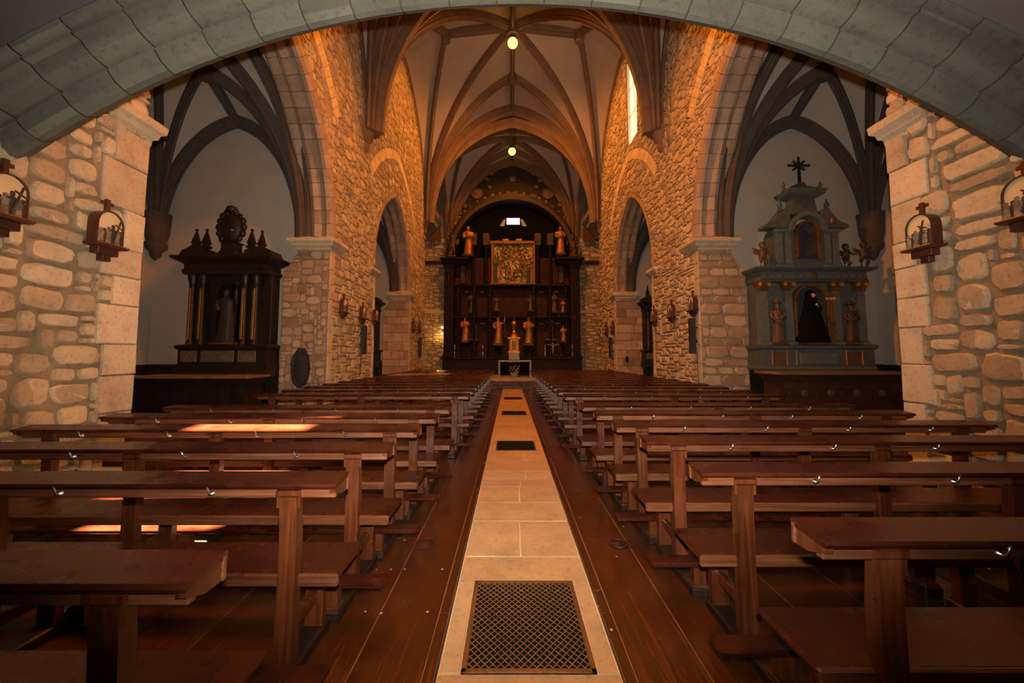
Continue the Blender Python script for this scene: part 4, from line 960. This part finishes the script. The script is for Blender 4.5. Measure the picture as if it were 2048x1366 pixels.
md = figure('madonna', 'black_cloth', 'black-cloaked Madonna in the central niche of the grey altarpiece', 'statue', (XR - .05, Yf - .05, 1.80), 1.22)
b = MB(); b.ball((0, -.075, .915), .036, 12, 1.35); b.ball((0, -.112, .912), .008, 6, 1.6); tag(b.build('face', 'skin', md, smooth='all'), 'pale carved face')
b = MB(); b.ball((-.012, -.165, .735), .022, 8); b.ball((.012, -.17, .70), .014, 8); tag(b.build('brooch', 'cream', md, smooth='all'), 'small white breast ornament')
figure('bishop', 'robe_brown', 'brown hatted saint statue on the left side of the grey altarpiece', 'statue', (XR - .84, Yf - .06, 1.80), .92)
figure('bishop', 'robe_dark', 'darker saint statue on the right side of the grey altarpiece', 'statue', (XR + .84, Yf - .06, 1.80), .88)
figure('putto', 'robe_brown', 'carved cherub at the left end of the grey altarpiece cornice', 'statue', (XR - 1.08, Yf, 3.57), .62, 'cherubs on the grey altarpiece', pedestal=False)
figure('putto', 'robe_dark', 'carved cherub leaning out at the right end of the grey altarpiece cornice', 'statue', (XR + 1.24, Yf - .05, 3.57), .62, 'cherubs on the grey altarpiece', R(-25), pedestal=False)
figure('putto', 'robe_dark', 'carved cherub behind the upper right side of the grey altarpiece', 'statue', (XR + .96, Yf + .12, 3.58), .60, 'cherubs on the grey altarpiece', pedestal=False)
altar_table('reddish-brown carved altar table in the right chapel', (6.62, Y2 - 1.2, 0), 2.75, 'brown_wood', True, 1.22)

# ------------------------------------------------------------------ high altarpiece
YA = 24.1
t = thing('high_altarpiece', 'huge dark gilded altarpiece filling the end of the church', 'altarpiece', (0, YA, 0))
def P(a, b): return at(a, b, YA)
dk = 'altar_dark'
MB().mould(-4.05, 4.05, -.2, .6, [(.45, .05), (.60, .05), (.62, 0), (1.30, 0), (1.36, .08), (1.45, .08), (1.48, 0)]).build('plinth', dk, t)
MB().box(-4.0, 4.0, .45, .65, 1.4, 7.4).build('back_panel', 'altar_red', t)
MB().prism([(3.5 * math.cos(math.pi * i / 24), 7.5 + 3.55 * math.sin(math.pi * i / 24)) for i in range(25)], .55, .66, 'xz').build('upper_back_panel', 'black', t)
for s in (-1, 1):
    MB().mould(s * 3.72 - .28, s * 3.72 + .28, -.15, .5, [(1.45, .06), (1.6, .06), (1.65, 0), (6.7, 0), (6.75, .05), (6.9, .08), (6.95, .0)]).build('outer_pier', dk, t)
    MB().mould(s * 3.4 - .62, s * 3.4 + .62, -.25, .5, [(6.92, 0), (7.0, .06), (7.1, .12), (7.2, .22), (7.3, .22), (7.34, .0)]).build('outer_cornice', dk, t)
for lev, (z0, z1) in enumerate(((1.48, 3.7), (3.85, 5.6))):
    for x in (-3.2, -2.25, -1.3, 1.3, 2.25, 3.2):
        if lev == 0 or True:
            c = MB(); h = z1 - z0; c.lathe([(.15, z0), (.15, z0 + .1), (.10, z0 + .15), (.12, z0 + h * .35), (.095, z0 + h * .8), (.14, z0 + h * .88), (.16, z1)], 10, (x, .05, 0)); cc = c.build('column', 'altar_dark', t, smooth=35)
    MB().mould(-3.45, 3.45, .0, .5, [(z1, 0), (z1 + .04, .06), (z1 + .08, .06), (z1 + .10, .14), (z1 + .15, .14)]).build('cornice', dk, t)
    for x in (-2.72, -1.78, 0, 1.78, 2.72):
        if x == 0 and lev == 1: continue
        w1 = .36 if x else .75; arch_frame(t, 'niche_frame', x, w1 - .05, w1, z0 + .02, z1 - .42 - (.4 if x == 0 else 0), .30, .47, dk, 10)
for x in (-2.3, -1.55, 1.55, 2.3):
    c = MB(); c.lathe([(.13, 5.75), (.13, 5.85), (.09, 5.9), (.10, 6.5), (.085, 7.9), (.13, 8.0), (.15, 8.15)], 10, (x, .1, 0)); c.build('column', 'altar_dark', t, smooth=35)
    MB().box(x - .2, x + .2, .05, .5, 8.14, 8.9, .02).build('gilt_panel', 'robe_dark', t)
q = random.Random(31)
for x in (-3.2, -2.25, -1.3, 1.3, 2.25, 3.2):
    for z0, z1 in ((1.7, 3.3), (4.0, 5.3)):
        for k in range(7): z = z0 + (z1 - z0) * k / 6; a = k * 1.1; MB().ball((x + .09 * math.sin(a), -.06 - .03 * math.cos(a), z), .035, 6).build('gilt_vine', 'old_gold', t)
for z in (3.78, 5.70, 1.40):
    for k in range(24): x = -3.3 + 6.6 * k / 23; MB().ball((x, -.13 if z > 2 else -.29, z), .045, 6, .8).build('gilt_bead', 'old_gold', t)
for x in (-3.72, 3.72):
    for k in range(8): MB().ball((x + q.uniform(-.12, .12), -.17, 2.0 + .58 * k), q.uniform(.08, .13), 7, 1.3, 1, .5).build('carved_ornament', 'altar_red', t)
for x in (-2.72, -1.78, 1.78, 2.72):
    for zz in (3.45, 5.35): MB().ball((x, .28, zz), .13, 8, .6, 1.6, .5).build('niche_shell', 'old_gold', t, smooth='all')
for x in (-2.95, 2.95, -1.0, 1.0): MB().mould(x - .12, x + .12, .2, .45, [(5.85, .03), (5.95, .0), (6.9, 0), (7.0, .04)]).build('carved_panel', 'robe_dark', t)
# central lit relief
x0, z1 = P(986, 487); x1, z0 = P(1067, 566)
MB().box(x0, x1, .28, .45, z0, z1).build('relief_ground', 'relief_paint', t)
fr = MB(); fr.box(x0 - .12, x0 + .05, .1, .5, z0 - .1, z1 + .1, .02); fr.box(x1 - .05, x1 + .12, .1, .5, z0 - .1, z1 + .1, .02); fr.box(x0 - .2, x1 + .2, .05, .5, z1 + .0, z1 + .2, .02); fr.box(x0 - .2, x1 + .2, .05, .5, z0 - .22, z0, .02); fr.build('relief_frame', 'old_gold', t)
q = random.Random(14); xm, zm = (x0 + x1) / 2, (z0 + z1) / 2
for k in range(95):
    a = q.uniform(0, 6.28); rr = math.sqrt(q.random()); x = xm + (x1 - x0) * .46 * rr * math.cos(a); z = zm + (z1 - z0) * .46 * rr * math.sin(a)
    b = MB(); b.ball((x, .26, z), q.uniform(.07, .15), 7, 1.4, 1, .6); b.ball((x + .02, .2, z + .17), .055, 6); b.build('relief_figure', 'relief_paint', t, smooth='all')
for xx in (x0 - .02, x1 + .02): MB().tube([(xx, .06, zm + .1), (xx + (.2 if xx > xm else -.2) * -.5, .0, zm + .22)], .05, 6).build('gilt_wing', 'gold', t)
for xx in (xm - .45, xm + .35): MB().box(xx - .2, xx + .2, .2, .35, z1 + .22, z1 + .36, .03).build('gilt_cloud', 'relief_paint', t)
# arch band and painted tympanum
b = MB(); n = 28; pa = []
for i in range(n + 1):
    a = math.pi * i / n; pa.append(((0, 0, 7.35), (math.cos(a), 0, math.sin(a)), (0, 1, 0)))
b.sweep(pa, [(3.5, .0), (3.55, -.12), (3.75, -.15), (3.95, -.05), (4.0, .1), (4.0, .6), (3.5, .6)]); b.build('arch_band', 'robe_dark', t, smooth=30)
b = MB(); top = []; bot = []
for i in range(n + 1):
    a = math.pi * i / n; x = 3.98 * math.cos(a); bot.append((x, .58, 7.35 + 3.9 * math.sin(a))); u = abs(x) / 3.98; top.append((x, .58, 8.3 + 5.4 * max(0, 1 - u ** 2.2) ** .8))
b.grid([bot, top]); b.build('painted_tympanum', 'painted_tympanum', t)
for (pxx, pyy, r) in ((952, 380, .36), (1098, 380, .36), (984, 385, .16), (1069, 385, .16), (978, 366, .15), (1075, 366, .15), (973, 350, .16), (1082, 352, .16), (982, 338, .18), (1069, 338, .18), (996, 328, .15), (1054, 328, .15), (927, 405, .17), (1123, 403, .17), (917, 421, .14), (1135, 418, .14), (908, 440, .12), (1143, 440, .12), (1026, 384, .2), (1026, 350, .22)):
    x, z = P(pxx, pyy); c = MB(); c.lathe([(r, .56), (r, .48), (r * .85, .46), (r * .78, .5), (r * .3, .47), (.01, .46)], 16, (x, 0, z), axis='y'); c.build('medallion', 'medallion', t, smooth=30)
for k in range(26):
    a = math.pi * (k + .5) / 26; x, z = 4.0 * math.cos(a), 7.35 + 4.0 * math.sin(a); MB().ball((x, -.02, z), .11, 7, 1, 1, .7).build('gilt_crocket', 'medallion', t, smooth='all')
# window behind the top of the altarpiece
x0, z1 = P(1013, 431); x1, z0 = P(1040, 444); wn = struct(MB().box(x0 - .1, x1 + .1, YA + .50, YA + .54, z0 - .1, z1 + .1).build('window_2', 'black'), 'small bright lavender skylight at the top of the high altarpiece', 'window')
MB().box(x0, x1, YA + .46, YA + .5, z0, z1).build('pane', 'skylight', wn)
for s in (-1, 1):
    xa = x1 if s > 0 else x0; MB().add([(xa + s * .04, YA + .46, z1 - .05), (xa + s * .2, YA + .42, z1 - .12), (xa + s * .42, YA + .36, z0 - .15), (xa + s * .14, YA + .4, z0 - .12)], [(0, 1, 2, 3)]).build('side_pane', 'marble', wn)
# statues of the high altarpiece
gl = 'statues of the high altarpiece'
for i, (pxx, top_, bot_, kd, mt, lab) in enumerate([
    (936, 455, 512, 'saint', 'robe_gilt', 'gilded statue on the upper left cornice of the high altarpiece'), (1121, 455, 510, 'saint', 'robe_gilt', 'gilded statue on the upper right cornice of the high altarpiece'),
    (905, 470, 514, 'putto', 'robe_brown', 'small gilt figure at the far upper left corner of the high altarpiece'), (1146, 470, 514, 'putto', 'robe_brown', 'small gilt figure at the far upper right corner of the high altarpiece'),
    (930, 636, 684, 'saint', 'robe_gilt', 'brightly gilded statue at the lower left of the high altarpiece'), (1126, 600, 625, 'saint', 'robe_gilt', 'small bright gilt statue at the middle right of the high altarpiece'), (1127, 652, 684, 'saint', 'robe_gilt', 'brightly gilded statue at the lower right of the high altarpiece'),
    (948, 628, 680, 'saint_raised', 'robe_dark', 'dark statue in the lower left outer niche of the high altarpiece'), (996, 636, 690, 'saint_raised', 'robe_gilt', 'gilt statue with raised arm left of the tabernacle'), (1057, 636, 690, 'saint', 'robe_gilt', 'gilt robed statue right of the tabernacle'), (1101, 626, 680, 'saint', 'robe_dark', 'dark statue in the lower right outer niche of the high altarpiece'),
    (944, 585, 625, 'saint', 'robe_brown', 'brown statue in the middle left outer niche of the high altarpiece'), (993, 592, 622, 'saint', 'robe_brown', 'brown statue just left of centre above the tabernacle'), (1061, 592, 622, 'saint_raised', 'robe_brown', 'brown statue just right of centre above the tabernacle'), (1108, 585, 625, 'saint', 'robe_brown', 'brown statue in the middle right outer niche of the high altarpiece')]):
    yy = YA - .02 if 'outer niche' not in lab else YA + .22
    xb, zb = at(pxx, bot_, yy); xt, zt = at(pxx, top_, yy); figure(kd, mt, lab, 'statue', (xb, yy, zb), zt - zb, gl)
    hw_ = .2 * (zt - zb); MB().mould(xb - hw_, xb + hw_, yy - YA - hw_ * .8, .46, [(zb - .30, -hw_ * .6), (zb - .22, -hw_ * .4), (zb - .12, -.04), (zb - .06, .0), (zb - .002, .0)]).build('console', 'altar_dark', bpy.data.objects['high_altarpiece'])
# tabernacle, crucifix, candlesticks, altar, flowers
x0, z0 = at(1018, 705, YA - .6); x1, z1 = at(1038, 675, YA - .6); xm = (x0 + x1) / 2; hw = (x1 - x0) / 2
t = thing('tabernacle', 'glowing golden tabernacle with a spire at the centre of the high altarpiece', 'tabernacle', (xm, YA - .6, z0)); h = z1 - z0
MB().mould(-hw, hw, -.2, .25, [(0, .04), (.06, .04), (.1, 0), (h - .12, 0), (h - .08, .06), (h, .06)]).build('body', 'gold', t); MB().box(-hw * .5, hw * .5, -.22, -.2, .15, h - .2, .01).build('door', 'old_gold', t)
for e in (-1, 1): MB().lathe([(.05, .08), (.035, .15), (.035, h - .2), (.055, h - .1)], 8, (e * (hw - .04), -.23, 0)).build('column', 'gold', t, smooth=40)
MB().lathe([(.24, h), (.2, h + .08), (.1, h + .2), (.12, h + .3), (.06, h + .4), (.09, h + .5), (.03, h + .58), (.06, h + .68), (.16, h + .78), (.12, h + .92), (.02, h + .98), (.02, h + 1.14), (.005, h + 1.16)], 10).build('spire', 'gold', t, smooth=40)
MB().box(-.3, .3, -.3, .3, -.42, 0, .02).build('pedestal', 'marble', t); MB().box(-.32, .32, -.32, .4, .45 - z0, -.42).build('pedestal_base', 'marble', t)
x0, z0 = at(997, 748, 21.5); x1, z1 = at(1062, 720, 21.5); xm = (x0 + x1) / 2; w2 = (x1 - x0) / 2
t = thing('main_altar', 'grey altar table with slim legs before the high altarpiece', 'altar', (xm, 21.5, .45)); ht = z1 - .45
MB().box(-w2, w2, -.4, .4, ht - .09, ht, .01).build('table_top', 'marble', t)
for e in (-1, 1):
    for f_ in (-.34, .34): MB().box(e * (w2 - .04) - .035, e * (w2 - .04) + .035, f_ - .035, f_ + .035, 0, ht - .09).build('leg', 'marble', t)
MB().box(-w2 * .9, w2 * .9, .0, .06, .06, ht - .12).build('back_panel', 'black', t)
xf, zf = at(1029, 748, 21.0); t = thing('flower_arrangement', 'colourful flower arrangement on the floor in front of the main altar', 'flowers', (xf, 20.9, .45)); q = random.Random(8)
MB().lathe([(.16, 0), (.2, .1), (.17, .2), (.19, .24)], 12).build('bowl', 'marble', t, smooth=40)
for k in range(34):
    a = q.uniform(0, 6.28); r = q.uniform(0, .3); z = q.uniform(.22, .62) - r * .3; MB().ball((r * math.cos(a), r * math.sin(a), z), q.uniform(.03, .055), 6).build('blossom', 'flower', t, smooth='all')
for k in range(18): a = q.uniform(0, 6.28); MB().tube([(0, 0, .2), (.2 * math.cos(a), .2 * math.sin(a), .36), (.36 * math.cos(a), .36 * math.sin(a), .34)], [.02, .03, .004], 5).build('leaf', 'leaf', t)
xc, zc = at(1106, 712, YA - .4); t = thing('crucifix', 'small pale crucifix standing right of the tabernacle', 'crucifix', (xc, YA - .4, 1.48)); MB().box(-.03, .03, -.02, .02, 0, .95).build('upright', 'dark_wood', t); MB().box(-.42, .42, -.02, .02, .68, .74).build('crossbar', 'dark_wood', t)
b = MB(); b.lathe([(.03, .2), (.045, .4), (.06, .55), (.075, .64), (.03, .68), (.045, .74), (.04, .80), (.01, .83)], 8, (0, -.04, 0), 1, .7); b.tube([(-.40, -.04, .72), (-.2, -.04, .68), (0, -.04, .63), (.2, -.04, .68), (.40, -.04, .72)], .025, 6)
put('figure', remesh(b, .016), 'marble', t)
for pxx, lab in ((908, 'silver candlestick at the far left before the high altarpiece'), (965, 'silver candlestick left of the tabernacle'), (1091, 'silver candlestick right of the tabernacle'), (1146, 'silver candlestick at the far right before the high altarpiece')):
    x, z = at(pxx, 715, YA - .45); t = thing('candlestick', lab, 'candlestick', (x, YA - .35 if False else YA - .22, 1.48), 'candlesticks before the high altarpiece')
    MB().lathe([(.09, 0), (.08, .03), (.025, .07), (.035, .16), (.02, .3), (.03, .38), (.06, .42), (.05, .44)], 10).build('stem', 'silver', t, smooth=40); MB().lathe([(.022, .43), (.022, .68), (.003, .70)], 8).build('candle', 'cream', t)
for s in (-1, 1):
    px0 = 866 if s < 0 else 1182; x, z = at(px0, 455, YE - .5); t = thing('furled_banner', f'dark red furled banner leaning out from the end wall, {"left" if s < 0 else "right"} side', 'banner', (x, YE - .3, z - .6))
    MB().tube([(-s * .5, 0, .9), (s * .6, -.25, -.5)], .03, 6).build('pole', 'dark_wood', t); b = MB(); b.add([(-s * .42, 0, .75), (-s * .45, .02, -.2), (s * .35, -.2, -.25), (-s * .40, -.08, .75), (-s * .43, -.06, -.2), (s * .35, -.24, -.25)], [(0, 1, 2), (5, 4, 3), (0, 3, 4, 1), (1, 4, 5, 2), (2, 5, 3, 0)]); b.build('cloth', 'banner', t)

# ------------------------------------------------------------------ lamps
def pendant(x, y, z, top, lab, energy, col=(1.0, .30, .03)):
    t = thing('pendant_lamp', lab, 'lamp', (x, y, z), 'orange pendant lamps under the vaults')
    MB().ball((0, 0, 0), .21, 14).build('globe', 'bulb', t, smooth='all'); MB().lathe([(.05, .14), (.19, .15), (.12, .26), (.03, .30)], 12).build('shade', 'iron', t, smooth=40)
    MB().tube([(0, 0, .28), (0, 0, top - z)], .012, 5).build('cord', 'iron', t)
    l = light('pendant_light', 'SPOT', (x, y, z - .25), energy, col, (x, y, 0), spot_size=R(178), spot_blend=.7, shadow_soft_size=.17)
pendant(0.0, 16.2, 14.55, 15.1, 'bright orange lamp hanging from the centre of the second nave vault', 3400)
pendant(0.0, 22.4, 13.05, 13.8, 'bright orange lamp hanging before the high altarpiece', 260)
pendant(0.0, 7.2, 10.8, 15.1, 'orange lamp hanging in the nearest nave bay, hidden above the loft arch', 2500, (1.0, .26, .015))
xs_, zs_ = at(882, 659, YA - .3); t = thing('wall_sconce', 'small wall lamp with glowing bulbs left of the high altarpiece', 'lamp', (xs_ - .06, YE - .35, zs_))
MB().box(-.02, .02, .05, .33, -.05, .0).build('arm', 'iron', t); MB().ball((0, 0, .17), .07, 10).build('bulb', 'bulb_small', t); MB().ball((0, 0, -.19), .07, 10).build('bulb', 'bulb_small', t); MB().box(-.015, .015, -.01, .06, -.12, .10).build('bracket', 'iron', t)
light('sconce_light', 'POINT', (xs_ - .25, YE - .40, zs_ - .35), 14, (1.0, .5, .1), shadow_soft_size=.05)
